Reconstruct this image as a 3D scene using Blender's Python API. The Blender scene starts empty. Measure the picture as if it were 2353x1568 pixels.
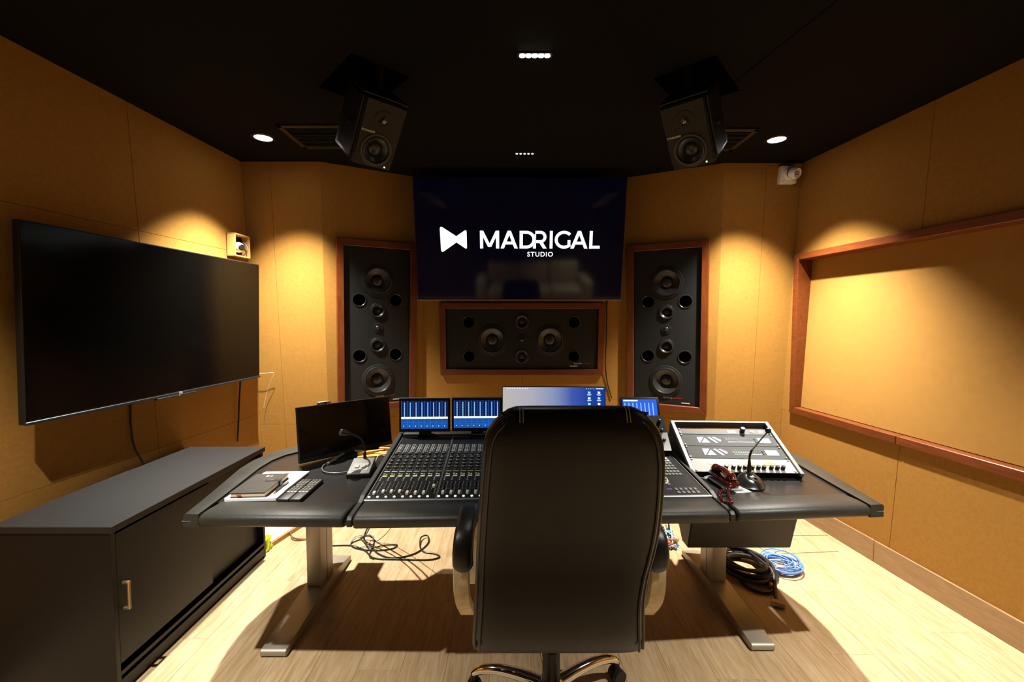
import bpy, bmesh, math, random
from math import sin, cos, pi, radians, atan2, sqrt
from mathutils import Vector, Matrix, Euler
random.seed(7)
SC = bpy.context.scene
COL = SC.collection

# ------------------------------------------------------------------ camera, world, exposure
cd = bpy.data.cameras.new('camera'); cam = bpy.data.objects.new('camera', cd); COL.objects.link(cam)
cam.location = (0, 0, 1.5); cam.rotation_euler = (radians(90 - 2.95), 0, 0)
cd.sensor_width = 36.0; cd.lens = 36.0 * 1010 / 2353; cd.clip_start = 0.05
SC.camera = cam
w = bpy.data.worlds.new('world'); SC.world = w; w.use_nodes = True
w.node_tree.nodes['Background'].inputs[0].default_value = (0, 0, 0, 1)
SC.view_settings.view_transform = 'Standard'; SC.view_settings.look = 'None'
SC.view_settings.gamma = 1; SC.view_settings.use_curve_mapping = False
SC.view_settings.exposure = 0.0
E_DOWN = 900.0      # side downlights, W
E_REAR = 450.0       # second pair of downlights
E_LIN = 14.0        # centre linear spot
CEIL = 2.665

# ------------------------------------------------------------------ materials
MATS = {}
def mat(name, col, rough=.5, metal=0, spec=.5, emit=None, es=0, trans=0, coat=0, bump=None, vary=None, ior=1.45):
    """bump=(scale,strength) vary=(scale,amount,stretch)"""
    if name in MATS: return MATS[name]
    m = bpy.data.materials.new(name); m.use_nodes = True; MATS[name] = m
    nt = m.node_tree; b = nt.nodes['Principled BSDF']
    b.inputs['Base Color'].default_value = (*col, 1); b.inputs['Roughness'].default_value = rough
    b.inputs['Metallic'].default_value = metal; b.inputs['Specular IOR Level'].default_value = spec
    b.inputs['IOR'].default_value = ior
    if trans: b.inputs['Transmission Weight'].default_value = trans
    if coat: b.inputs['Coat Weight'].default_value = coat; b.inputs['Coat Roughness'].default_value = .08
    if emit: b.inputs['Emission Color'].default_value = (*emit, 1); b.inputs['Emission Strength'].default_value = es
    if bump or vary:
        tc = nt.nodes.new('ShaderNodeTexCoord')
    if vary:
        mp = nt.nodes.new('ShaderNodeMapping'); mp.inputs['Scale'].default_value = vary[2] if len(vary) > 2 else (1, 1, 1)
        nz = nt.nodes.new('ShaderNodeTexNoise'); nz.inputs['Scale'].default_value = vary[0]; nz.inputs['Detail'].default_value = 6
        rp = nt.nodes.new('ShaderNodeValToRGB'); a = vary[1]
        rp.color_ramp.elements[0].position = .3; rp.color_ramp.elements[1].position = .7
        rp.color_ramp.elements[0].color = (*[c * (1 - a) for c in col], 1); rp.color_ramp.elements[1].color = (*[min(1, c * (1 + a)) for c in col], 1)
        nt.links.new(tc.outputs['Object'], mp.inputs[0]); nt.links.new(mp.outputs[0], nz.inputs[0])
        nt.links.new(nz.outputs[0], rp.inputs[0]); nt.links.new(rp.outputs[0], b.inputs['Base Color'])
    if bump:
        n2 = nt.nodes.new('ShaderNodeTexNoise'); n2.inputs['Scale'].default_value = bump[0]; n2.inputs['Detail'].default_value = 4
        bp = nt.nodes.new('ShaderNodeBump'); bp.inputs['Strength'].default_value = bump[1]; bp.inputs['Distance'].default_value = .002
        nt.links.new(tc.outputs['Object'], n2.inputs[0]); nt.links.new(n2.outputs[0], bp.inputs['Height']); nt.links.new(bp.outputs[0], b.inputs['Normal'])
    return m

def wood_mat(name, c1, c2, scale, stretch, rough=.45, rand=True, tone=.12, axis_bump=.1):
    m = bpy.data.materials.new(name); m.use_nodes = True; MATS[name] = m
    nt = m.node_tree; b = nt.nodes['Principled BSDF']; b.inputs['Roughness'].default_value = rough
    tc = nt.nodes.new('ShaderNodeTexCoord'); mp = nt.nodes.new('ShaderNodeMapping'); mp.inputs['Scale'].default_value = stretch
    oi = nt.nodes.new('ShaderNodeObjectInfo')
    sc = nt.nodes.new('ShaderNodeVectorMath'); sc.operation = 'MULTIPLY'; sc.inputs[1].default_value = (37, 53, 11)
    cmb = nt.nodes.new('ShaderNodeCombineXYZ')
    for k in range(3): nt.links.new(oi.outputs['Random'], cmb.inputs[k])
    nt.links.new(cmb.outputs[0], sc.inputs[0]); nt.links.new(sc.outputs[0], mp.inputs['Location'])
    nz = nt.nodes.new('ShaderNodeTexNoise'); nz.inputs['Scale'].default_value = scale; nz.inputs['Detail'].default_value = 8
    nz.inputs['Roughness'].default_value = .62; nz.inputs['Distortion'].default_value = .8
    rp = nt.nodes.new('ShaderNodeValToRGB'); rp.color_ramp.elements[0].position = .32; rp.color_ramp.elements[1].position = .68
    rp.color_ramp.elements[0].color = (*c1, 1); rp.color_ramp.elements[1].color = (*c2, 1)
    nt.links.new(tc.outputs['Object'], mp.inputs[0]); nt.links.new(mp.outputs[0], nz.inputs[0]); nt.links.new(nz.outputs[0], rp.inputs[0])
    mr = nt.nodes.new('ShaderNodeMapRange'); mr.inputs[3].default_value = 1 - tone; mr.inputs[4].default_value = 1 + tone
    nt.links.new(oi.outputs['Random'], mr.inputs[0])
    mul = nt.nodes.new('ShaderNodeVectorMath'); mul.operation = 'SCALE'
    nt.links.new(rp.outputs[0], mul.inputs[0]); nt.links.new(mr.outputs[0], mul.inputs['Scale']); nt.links.new(mul.outputs[0], b.inputs['Base Color'])
    bp = nt.nodes.new('ShaderNodeBump'); bp.inputs['Strength'].default_value = axis_bump; bp.inputs['Distance'].default_value = .001
    nt.links.new(nz.outputs[0], bp.inputs['Height']); nt.links.new(bp.outputs[0], b.inputs['Normal'])
    return m

FABRIC = mat('tan_fabric', (.325, .160, .033), .95, spec=.12, bump=(900, .35), vary=(55, .07))
BACKF = mat('dark_brown_fabric', (.06, .032, .012), .95, spec=.1, bump=(900, .35))
PANE = mat('tan_pane_fabric', (.35, .176, .038), .8, spec=.2, bump=(700, .15), vary=(20, .04))
CEILM = mat('black_ceiling', (.006, .0055, .005), .95, spec=.1, bump=(400, .3))
OAK = wood_mat('oak_floor', (.37, .240, .112), (.53, .395, .24), 6, (9, .8, 9), .40, tone=.06)
OAKB = wood_mat('oak_baseboard', (.25, .145, .06), (.34, .205, .095), 6, (9, .8, 9), .45, tone=.06)
CHERRY = wood_mat('cherry_frame', (.105, .022, .0040), (.165, .040, .0070), 7, (1.2, 7, 7), .38, tone=.1)
BLKCAB = mat('black_laminate', (.0045, .004, .0036), .42, spec=.35, vary=(30, .2))
BLKTOP = mat('black_laminate_top', (.0085, .008, .0075), .5, spec=.5, vary=(30, .12))
LEATHER = mat('black_leather', (.0065, .006, .005), .36, spec=.5, bump=(260, .25), vary=(14, .25))
PADL = mat('black_leather_pad', (.026, .026, .021), .42, spec=.45, bump=(300, .3), vary=(9, .22))
TRIM = mat('charcoal_trim', (.018, .0175, .016), .48, spec=.5)
DESKTOP = mat('black_desktop', (.013, .012, .011), .30, spec=.4, vary=(20, .12))
STEEL = mat('brushed_steel_leg', (.42, .38, .31), .45, metal=.6, bump=(300, .1))
SILVER = mat('silver_metal', (.28, .28, .27), .45, metal=.6)
DSILVER = mat('grey_metal', (.34, .34, .33), .4, metal=.8)
CHROME = mat('chrome', (.85, .83, .80), .07, metal=1)
BLACK = mat('black_plastic', (.010, .010, .010), .4)
MBLACK = mat('matte_black', (.006, .006, .006), .85, spec=.2)
BAFFLE = mat('baffle_black', (.011, .011, .010), .55, spec=.35, bump=(500, .1))
CONE = mat('cone_black', (.018, .017, .016), .38, spec=.6)
RUBBER = mat('rubber_black', (.018, .017, .019), .3, spec=.6)
VOID = mat('port_void', (.002, .002, .002), .9, spec=0)
GREYB = mat('speaker_baffle_grey', (.026, .021, .013), .6, spec=.3)
GLOSS = mat('screen_gloss', (.003, .003, .004), .06, spec=.5)
SCRMATT = mat('screen_satin', (.002, .0018, .0015), .14, spec=.22)
WHITE = mat('white_plastic', (.78, .77, .72), .45)
PAPER = mat('white_paper', (.86, .86, .86), .8, spec=.2)
CREAM = mat('cream_page', (.75, .60, .42), .85, spec=.1)
PEEL = mat('worn_cream_arm', (.62, .50, .30), .5, vary=(25, .25))
LEDG = mat('led_green', (.1, .5, .1), .4, emit=(.55, 1, .25), es=6)
LEDW = mat('led_white', (.8, .8, .8), .4, emit=(.86, .97, 1), es=2.6)
FADER = mat('fader_white', (.85, .82, .74), .4)
KNOB = mat('knob_dark', (.035, .034, .030), .25, spec=.6)
KNOBCAP = mat('knob_grey', (.22, .22, .19), .3, metal=.4)
PANELBK = mat('console_black', (.006, .0065, .005), .45, spec=.25)
PRINT = mat('panel_print', (.75, .75, .68), .5)
PRINTY = mat('panel_print_yellow', (.45, .45, .04), .5, emit=(.75, .8, .05), es=.35)
TANCARD = mat('cardboard', (.60, .33, .09), .85, spec=.1, vary=(14, .15))
RED = mat('phone_red', (.075, .007, .004), .08, spec=.6, coat=.6)
COILR = mat('coil_red', (.085, .010, .007), .3)
CLEAR = mat('clear_plastic', (.85, .86, .90), .12, spec=.6, trans=.5)
BRASS = mat('brass', (.55, .40, .15), .25, metal=1)
BLUEC = mat('blue_cable', (.11, .26, .75), .4)
WHITEC = mat('white_cable', (.70, .66, .52), .5)
BROWNC = mat('brown_cable', (.18, .10, .04), .5)
STITCH = mat('cream_stitch', (.42, .36, .20), .7)
SOFA = mat('beige_sofa', (.52, .44, .24), .5, bump=(100, .2))

# ------------------------------------------------------------------ mesh helpers
class MB:
    def __init__(s): s.bm = bmesh.new()
    def add(s, vs, fs):
        v = [s.bm.verts.new(p) for p in vs]; out = []
        for f in fs:
            try: out.append(s.bm.faces.new([v[i] for i in f]))
            except ValueError: pass
        return v, out
    def box(s, x0, x1, y0, y1, z0, z1, bev=0, seg=2, M=None):
        vs = [(x, y, z) for z in (z0, z1) for y in (y0, y1) for x in (x0, x1)]
        if M is not None: vs = [M @ Vector(p) for p in vs]
        v, f = s.add(vs, [(0, 2, 3, 1), (4, 5, 7, 6), (0, 1, 5, 4), (2, 6, 7, 3), (0, 4, 6, 2), (1, 3, 7, 5)])
        if bev: s.bevel(v, bev, seg)
        return s
    def bevel(s, v, bev, seg=2):
        vs = set(v); e = [e for e in s.bm.edges if e.verts[0] in vs and e.verts[1] in vs]
        bmesh.ops.bevel(s.bm, geom=e, offset=bev, segments=seg, affect='EDGES', profile=.5, clamp_overlap=True)
    def prism(s, poly, a0, a1, axis='z', bev=0, seg=2):
        """poly: list of 2-D points; extruded along axis from a0 to a1. axis x -> poly is (y,z); y -> (x,z); z -> (x,y)"""
        def P(p, a): return {'x': (a, p[0], p[1]), 'y': (p[0], a, p[1]), 'z': (p[0], p[1], a)}[axis]
        n = len(poly)
        v, f = s.add([P(p, a0) for p in poly] + [P(p, a1) for p in poly],
                     [tuple(range(n)), tuple(range(2 * n - 1, n - 1, -1))] + [(i, i + n, (i + 1) % n + n, (i + 1) % n) for i in range(n)])
        if bev: s.bevel(v, bev, seg)
        return s
    def poly(s, pts): s.add(pts, [tuple(range(len(pts)))]); return s
    def cyl(s, p0, p1, r, n=20, r2=None, caps=True):
        p0, p1 = Vector(p0), Vector(p1); r2 = r if r2 is None else r2
        q = (p1 - p0).to_track_quat('Z', 'Y')
        vs = [p0 + q @ Vector((r * cos(2 * pi * i / n), r * sin(2 * pi * i / n), 0)) for i in range(n)]
        vs += [p1 + q @ Vector((r2 * cos(2 * pi * i / n), r2 * sin(2 * pi * i / n), 0)) for i in range(n)]
        fs = [(i, (i + 1) % n, (i + 1) % n + n, i + n) for i in range(n)]
        if caps: fs += [tuple(range(n - 1, -1, -1)), tuple(range(n, 2 * n))]
        s.add(vs, fs); return s
    def lathe(s, prof, n=32, M=None, cap=True):
        """prof: (radius, height) revolved about local z"""
        M = M or Matrix()
        vs = [M @ Vector((r * cos(2 * pi * i / n), r * sin(2 * pi * i / n), h)) for r, h in prof for i in range(n)]
        fs = [(k * n + i, k * n + (i + 1) % n, (k + 1) * n + (i + 1) % n, (k + 1) * n + i) for k in range(len(prof) - 1) for i in range(n)]
        if cap: fs += [tuple(range(n - 1, -1, -1)), tuple(range((len(prof) - 1) * n, len(prof) * n))]
        s.add(vs, fs); return s
    def tube(s, pts, r, n=8, smooth=0, caps=True, closed=False):
        pts = [Vector(p) for p in pts]
        if smooth: pts = catmull(pts, smooth, closed)
        rr = r if isinstance(r, (list, tuple)) else None
        m = len(pts); vs = []; up = None
        for i, p in enumerate(pts):
            if closed: t = (pts[(i + 1) % m] - pts[i - 1]).normalized()
            else: t = (pts[min(i + 1, m - 1)] - pts[max(i - 1, 0)]).normalized()
            if up is None:
                up = t.cross(Vector((0, 0, 1)) if abs(t.z) < .9 else Vector((1, 0, 0))).normalized()
            up = (up - t * up.dot(t)).normalized(); b = t.cross(up)
            if rr:
                f = i / (m - 1) * (len(rr) - 1); k = min(int(f), len(rr) - 2); R = rr[k] * (1 - f + k) + rr[k + 1] * (f - k)
            else: R = r
            vs += [p + (up * cos(2 * pi * j / n) + b * sin(2 * pi * j / n)) * R for j in range(n)]
        L = m if closed else m - 1
        fs = [(i * n + j, i * n + (j + 1) % n, ((i + 1) % m) * n + (j + 1) % n, ((i + 1) % m) * n + j) for i in range(L) for j in range(n)]
        if caps and not closed: fs += [tuple(range(n - 1, -1, -1)), tuple(range((m - 1) * n, m * n))]
        s.add(vs, fs); return s
    def loft(s, rings, cap=True):
        n = len(rings[0]); vs = [p for r in rings for p in r]
        fs = [(k * n + i, k * n + (i + 1) % n, (k + 1) * n + (i + 1) % n, (k + 1) * n + i) for k in range(len(rings) - 1) for i in range(n)]
        if cap: fs += [tuple(range(n - 1, -1, -1)), tuple(range((len(rings) - 1) * n, len(rings) * n))]
        s.add(vs, fs); return s
    def mesh(s, name, m, smooth=True, angle=35):
        bmesh.ops.recalc_face_normals(s.bm, faces=s.bm.faces)
        me = bpy.data.meshes.new(name); s.bm.to_mesh(me); s.bm.free()
        if m: me.materials.append(m)
        if smooth:
            for p in me.polygons: p.use_smooth = True
            try: me.set_sharp_from_angle(angle=radians(angle))
            except Exception: pass
        return me
    def build(s, name, m, parent=None, loc=None, rot=None, smooth=True, angle=35, kind=None):
        return link(name, s.mesh(name, m, smooth, angle), parent, loc, rot, kind)

def link(name, me, parent=None, loc=None, rot=None, kind=None):
    o = bpy.data.objects.new(name, me); COL.objects.link(o)
    if parent is not None: o.parent = parent
    if loc is not None: o.location = loc
    if rot is not None: o.rotation_euler = rot
    if kind: o['kind'] = kind
    return o
def catmull(p, k, closed=False):
    out = []; m = len(p)
    for i in range(m if closed else m - 1):
        if closed: a, b, c, d = p[i - 1], p[i], p[(i + 1) % m], p[(i + 2) % m]
        else: a, b, c, d = p[max(i - 1, 0)], p[i], p[i + 1], p[min(i + 2, m - 1)]
        for j in range(k):
            t = j / k
            out.append(.5 * ((2 * b) + (c - a) * t + (2 * a - 5 * b + 4 * c - d) * t * t + (3 * b - a - 3 * c + d) * t ** 3))
    if not closed: out.append(p[-1])
    return out
def tag(o, label, cat, group=None):
    o['label'] = label; o['category'] = cat
    if group: o['group'] = group
    return o
def thing(name, label, cat, loc=(0, 0, 0), rot=(0, 0, 0), group=None):
    o = bpy.data.objects.new(name, None); COL.objects.link(o); o.empty_display_size = .05
    o.location = loc; o.rotation_euler = rot
    return tag(o, label, cat, group)
def struct(o): o['kind'] = 'structure'; return o
def copy_tree(o, parent=None):
    c = o.copy(); COL.objects.link(c); c.parent = parent
    for ch in list(o.children): copy_tree(ch, c)
    return c
def text_mesh(body, size, m, bold=0.0, extrude=.0004, align='CENTER', spacing=1.0):
    cu = bpy.data.curves.new('text', 'FONT'); cu.body = body; cu.size = size; cu.offset = bold; cu.extrude = extrude
    cu.align_x = align; cu.align_y = 'CENTER'; cu.space_character = spacing; cu.resolution_u = 3
    o = bpy.data.objects.new('text', cu); COL.objects.link(o)
    dg = bpy.context.evaluated_depsgraph_get(); me = bpy.data.meshes.new_from_object(o.evaluated_get(dg))
    bpy.data.objects.remove(o); bpy.data.curves.remove(cu)
    me.materials.clear(); me.materials.append(m); return me
FACE = (pi / 2, 0, 0)      # a flat XY drawing turned to face -Y

# ------------------------------------------------------------------ room shell
TILT = radians(3.9)
def plane2(p, q, tilt):
    """plane through ceiling points p,q (room on the right-hand side of p->q seen from above), top leaning into the room"""
    d = Vector((q[0] - p[0], q[1] - p[1], 0)).normalized(); n = Vector((d.y, -d.x, 0))   # into the room
    up = (Vector((0, 0, 1)) * cos(tilt) + n * sin(tilt))
    nn = d.cross(up); nn = nn if nn.dot(n) > 0 else -nn
    return Vector((p[0], p[1], CEIL)), nn
def at_height(pl1, pl2, z):
    (o1, n1), (o2, n2) = pl1, pl2
    a, b, c, d = n1.x, n1.y, n2.x, n2.y
    r1 = n1.dot(o1) - n1.z * z; r2 = n2.dot(o2) - n2.z * z
    D = a * d - b * c
    return Vector(((r1 * d - b * r2) / D, (a * r2 - c * r1) / D, z))
YB = -2.2
PTS = [(-2.356, YB), (-2.015, 3.330), (-1.427, 3.330), (-.750, 3.710), (.930, 3.710), (1.592, 3.360), (2.178, 3.366), (2.649, YB)]
TI = [0, TILT, TILT, TILT, TILT, TILT, 0, 0]
PL = [plane2(PTS[i], PTS[(i + 1) % 8], TI[i]) for i in range(8)]
NAMES = ['wall_left', 'wall_front_left', 'wall_speaker_left', 'wall_front', 'wall_speaker_right', 'wall_front_right', 'wall_right', 'wall_back']
# panel grids: rows (z), columns (fraction along)
GRID = {0: ([0, .742, 1.985, CEIL], [0, .30, .53, .836, 1]), 1: ([0, .655, CEIL], [0, .36, 1]), 2: ([0, .66, CEIL], [0, 1]),
        3: ([0, .78, CEIL], [0, .5, 1]), 4: ([0, .66, CEIL], [0, 1]), 5: ([0, .655, CEIL], [0, .55, 1]),
        6: ([0, .770, 1.990, CEIL], [0, .172, .40, .62, .82, 1]), 7: ([0, .742, 1.985, CEIL], [0, .25, .5, .75, 1])}
WY0, WY1 = 3.385, .90    # window span along the right wall (y of its two ends)
def wfrac(y, z): a, b = at_height(PL[5], PL[6], z), at_height(PL[6], PL[7], z); return (a.y - y) / (a.y - b.y)
def edge(i, z): return at_height(PL[(i - 1) % 8], PL[i], z)
for i in range(8):
    n = PL[i][1]
    def wp(f, z, off=0): return edge(i, z).lerp(edge((i + 1) % 8, z), f) + n * off
    back = -.16 if i == 6 else -.034
    m = MB(); A = [wp(-.02, -.02, back), wp(1.02, -.02, back), wp(1.02, CEIL + .02, back), wp(-.02, CEIL + .02, back)]
    B = [p - n * .03 for p in A]
    m.add(A + B, [(0, 1, 2, 3), (7, 6, 5, 4), (0, 4, 5, 1), (1, 5, 6, 2), (2, 6, 7, 3), (3, 7, 4, 0)])
    wall = struct(m.build(NAMES[i], MBLACK, smooth=False))
    rows, cols = GRID[i]
    cells = []
    for r in range(len(rows) - 1):
        cc = cols
        if i == 6 and r == 1:
            cc = None; cells += [(0, 'a', rows[1], rows[2]), ('b', .7, rows[1], rows[2]), (.7, 1, rows[1], rows[2])]
        if cc: cells += [(cc[k], cc[k + 1], rows[r], rows[r + 1]) for k in range(len(cc) - 1)]
    L = (edge(i, 1) - edge((i + 1) % 8, 1)).length
    g = .001
    for (f0, f1, z0, z1) in cells:
        b0 = z0 + (g if z0 > 0 else 0); b1 = z1 - g * .5
        def fr(f, z, e):
            if f == 'a': return wfrac(WY0, z) - .0004
            if f == 'b': return wfrac(WY1, z) + .0004
            return f + e * (g / L if 0 < f < 1 else 0)
        A = [wp(fr(f0, b0, 1), b0), wp(fr(f1, b0, -1), b0), wp(fr(f1, b1, -1), b1), wp(fr(f0, b1, 1), b1)]
        c = sum(A, Vector()) / 4; B = [p - n * .03 for p in A]
        F = [p + (c - p).normalized() * .0015 for p in A]; S = [p - n * .001 for p in A]
        mm = MB(); mm.add(F + S + B, [(0, 1, 2, 3), (0, 4, 5, 1), (1, 5, 6, 2), (2, 6, 7, 3), (3, 7, 4, 0), (4, 8, 9, 5), (5, 9, 10, 6), (6, 10, 11, 7), (7, 11, 8, 4), (11, 10, 9, 8)])
        mm.build('fabric_panel', FABRIC if i != 7 else BACKF, wall, smooth=False)

# floor with planks
m = MB(); m.box(-2.6, 2.9, YB - .1, 4.0, -.06, -.012); floor = struct(m.build('floor', OAK, smooth=False))
PWID, PLEN = .19, 1.22
pm = MB().box(-PWID / 2 + .0004, PWID / 2 - .0004, -PLEN / 2 + .0004, PLEN / 2 - .0004, -.012, 0, .0006, 1).mesh('plank', OAK, smooth=False)
for ix in range(28):
    x = -2.47 + ix * PWID; off = (ix * .37 % 1) * PLEN
    for iy in range(-1, 5):
        y = YB - .2 + off + iy * PLEN + .3
        if y - PLEN / 2 > 3.95 or y + PLEN / 2 < YB: continue
        link('plank', pm, floor, (x, y, 0))
# baseboards
def baseboard(name, i, f0, f1, joints):
    n = PL[i][1]; def_ = [f0] + joints + [f1]
    root = None
    for k in range(len(def_) - 1):
        a, b = edge(i, 0).lerp(edge((i + 1) % 8, 0), def_[k] + .0002), edge(i, 0).lerp(edge((i + 1) % 8, 0), def_[k + 1] - .0002)
        d = (b - a).normalized(); t = n * .012
        vs = [a, b, b + t, a + t]; vs = vs + [p + Vector((0, 0, .135)) for p in vs]
        mm = MB(); v, f = mm.add(vs, [(3, 2, 1, 0), (4, 5, 6, 7), (0, 1, 5, 4), (1, 2, 6, 5), (2, 3, 7, 6), (3, 0, 4, 7)]); mm.bevel(v, .002, 1)
        o = mm.build(name if root is None else 'board', OAKB, root, smooth=False)
        if root is None: root = struct(o)
baseboard('baseboard_right', 6, .02, .99, [.158, .38, .6, .8])
baseboard('baseboard_left', 0, .01, .98, [.25, .5, .75])
# ceiling slab with two open hatches for the hung loudspeakers
m = MB(); m.box(-2.7, 3.0, YB - .1, 4.0, CEIL, CEIL + .34); ceil = struct(m.build('ceiling', CEILM, smooth=False))
SPK = [(-.645, 2.185, 2.385, 43), (.855, 2.185, 2.385, -41)]
HATCH = [(-.735, 2.235, 43), (.925, 2.255, -41)]
cut = MB()
for hx, hy, a in HATCH:
    M = Matrix.Translation((hx, hy, CEIL)) @ Matrix.Rotation(radians(a), 4, 'Z')
    cut.box(-.145, .145, -.20, .20, -.05, .28, M=M)
co = cut.build('cutter', CEILM, smooth=False)
bo = ceil.modifiers.new('hatches', 'BOOLEAN'); bo.object = co; bo.operation = 'DIFFERENCE'; bo.solver = 'EXACT'
dg = bpy.context.evaluated_depsgraph_get(); me = bpy.data.meshes.new_from_object(ceil.evaluated_get(dg))
ceil.modifiers.clear(); ceil.data = me; bpy.data.objects.remove(co)

# internal window in the right wall: cherry frame round a recessed, tilted fabric-covered pane
i = 6; n = PL[6][1]; dR = (edge(7, 1) - edge(6, 1)).normalized()
WO = edge(6, 0).copy(); LR = (edge(7, 1) - edge(6, 1)).length
def wr(s, z, off=0): return Vector((WO.x, WO.y, 0)) + dR * s + n * off + Vector((0, 0, z))
s0, s1 = (WO.y - WY0) / -dR.y, (WO.y - WY1) / -dR.y; zb, zt = .772, 1.988; fw = .048
win = bpy.data.objects.new('window_1', None); COL.objects.link(win); win.location = wr((s0 + s1) / 2, zb); struct(win)
bpy.context.view_layer.update()
WM = Matrix(((dR.x, -n.x, 0, win.location.x), (dR.y, -n.y, 0, win.location.y), (0, 0, 1, win.location.z), (0, 0, 0, 1)))
win.matrix_world = WM
hw = (s1 - s0) / 2; hh = zt - zb; pr = .026; dp = .13
def fboard(name, x0, x1, z0, z1):
    MB().box(x0, x1, -pr, dp, z0, z1, .003, 1).build(name, CHERRY, win, smooth=False)
def mitre(name, pts):
    MB().prism(pts, -pr, dp, 'y', .003, 1).build(name, CHERRY, win, smooth=False)
mitre('frame_board', [(-hw, 0), (-hw, hh), (-hw + fw, hh - fw), (-hw + fw, fw)])
mitre('frame_board', [(hw, 0), (hw, hh), (hw - fw, hh - fw), (hw - fw, fw)])
mj = -hw + .87
mitre('frame_board', [(-hw, 0), (-hw + fw, fw), (mj, fw), (mj, 0)])
mitre('frame_board', [(mj + .001, 0), (mj + .001, fw), (hw - fw, fw), (hw, 0)])
mitre('frame_board', [(-hw, hh), (-hw + fw, hh - fw), (hw - fw, hh - fw), (hw, hh)])
d0, d1 = .035, .088
MB().prism([(d0, fw + .004), (d1, hh - fw), (d1 + .015, hh - fw), (d0 + .015, fw + .004)], -hw + fw, hw - fw, 'x').build('pane', PANE, win, smooth=False)

# ------------------------------------------------------------------ lamps
def downlight(x, y, energy, label, light=True, deg=91):
    t = thing('downlight', label, 'ceiling light', (x, y, CEIL), group='round recessed ceiling downlights')
    MB().lathe([(.072, 0), (.070, -.004), (.056, -.007), (.052, -.003), (.052, 0)], 32, cap=False).build('trim_ring', BLACK, t)
    MB().cyl((0, 0, -.0005), (0, 0, -.0035), .053, 32).build('lens', mat('downlight_lens', (.9, .9, .9), .4, emit=(1, .96, .98), es=26), t)
    ld = bpy.data.lights.new('downlight_lamp', 'SPOT'); ld.energy = energy; ld.spot_size = radians(deg); ld.spot_blend = 1.0
    ld.shadow_soft_size = .022; ld.color = (1, .95, .86)
    lo = bpy.data.objects.new('lamp', ld); COL.objects.link(lo); lo.parent = t; lo.location = (0, 0, -.03)
downlight(-1.603, 2.896, E_DOWN, 'round white downlight in the black ceiling near the left wall')
downlight(1.723, 2.924, E_DOWN, 'round white downlight in the black ceiling near the white security camera')
downlight(-1.52, .90, E_REAR, 'round white downlight above the black sideboard, nearer the viewer')
downlight(1.70, .92, E_REAR, 'round white downlight on the right, nearer the viewer')
downlight(-1.52, -1.05, E_REAR * .4, 'round white downlight at the back of the room on the left')
downlight(1.70, -1.05, E_REAR * .4, 'round white downlight at the back of the room on the right')
def linear_light(x, y, energy, es, label):
    t = thing('linear_light', label, 'ceiling light', (x, y, CEIL), group='five-cell linear ceiling spots')
    MB().box(-.078, .078, -.019, .019, -.004, 0, .001, 1).build('housing', BLACK, t, smooth=False)
    em = mat('linear_cell_%d' % es, (.9, .9, .85), .3, emit=(1, .98, .86), es=es)
    for k in range(5):
        MB().cyl(((k - 2) * .0275, 0, -.0035), ((k - 2) * .0275, 0, -.0065), .0125 if es > 5 else .0075, 12).build('light_cell', em, t)
    if energy:
        ld = bpy.data.lights.new('linear_lamp', 'SPOT'); ld.energy = energy; ld.spot_size = radians(75); ld.spot_blend = .8
        ld.shadow_soft_size = .05; ld.color = (1, .95, .82)
        lo = bpy.data.objects.new('lamp', ld); COL.objects.link(lo); lo.parent = t; lo.location = (0, 0, -.03)
linear_light(.101, 2.007, E_LIN, 40, 'row of five bright square lights glowing in the middle of the ceiling')
linear_light(.089, 3.165, 0, 3, 'small row of five dim lights in the ceiling just above the logo television')

# ceiling air vents
def vent(x0, x1, y0, y1, label):
    cx, cy = (x0 + x1) / 2, (y0 + y1) / 2; hx, hy = (x1 - x0) / 2, (y1 - y0) / 2
    t = thing('ceiling_vent', label, 'air vent', (cx, cy, CEIL), group='ceiling air vents')
    fm = mat('vent_frame', (.016, .010, .006), .6)
    f = MB()
    for a in ((-hx, hx, -hy, -hy + .03), (-hx, hx, hy - .03, hy), (-hx, -hx + .03, -hy, hy), (hx - .03, hx, -hy, hy)): f.box(*a, -.012, 0, .002, 1)
    f.build('frame', fm, t, smooth=False)
    MB().box(-hx + .02, hx - .02, -hy + .02, hy - .02, -.003, 0).build('backing', VOID, t, smooth=False)
    sm = MB().box(-hx + .028, hx - .028, -.004, .004, -.0012, .0012, M=Matrix.Rotation(radians(40), 4, 'X')).mesh('slat', MATS['vent_frame'], smooth=False)
    ns = 14
    for k in range(ns): link('slat', sm, t, (0, -hy + .04 + (2 * hy - .08) * k / (ns - 1), -.007))
vent(-1.42, -.98, 2.70, 3.06, 'dark slatted ceiling air vent behind the left hung loudspeaker')
vent(1.10, 1.52, 2.75, 3.10, 'dark slatted ceiling air vent behind the right hung loudspeaker')

# ------------------------------------------------------------------ drivers
def driver(parent, name, x, z, r, y=0, dome=.42, depth=.22, dust=True, ring=BAFFLE):
    """a loudspeaker cone facing -y"""
    M = Matrix.Translation((x, y, z)) @ Matrix.Rotation(pi / 2, 4, 'X')
    root = MB().lathe([(r * 1.16, 0), (r * 1.16, .004), (r * 1.13, .006), (r * 1.0, .006), (r * .99, .003)], 40, M, cap=False).build(name, ring, parent)
    MB().lathe([(r, .003), (r * .97, .010), (r * .91, .012), (r * .86, .004), (r * .85, 0)], 40, M, cap=False).build('surround', RUBBER, root)
    MB().lathe([(r * .855, .002), (r * .6, -r * depth * .55), (r * dome, -r * depth)], 40, M, cap=False).build('cone', CONE, root)
    if dust: MB().lathe([(r * dome, -r * depth), (r * dome * .85, -r * depth + r * .10), (r * dome * .5, -r * depth + r * .17), (.0005, -r * depth + r * .2)], 32, M, cap=False).build('dust_cap', RUBBER, root)
    return root
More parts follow.
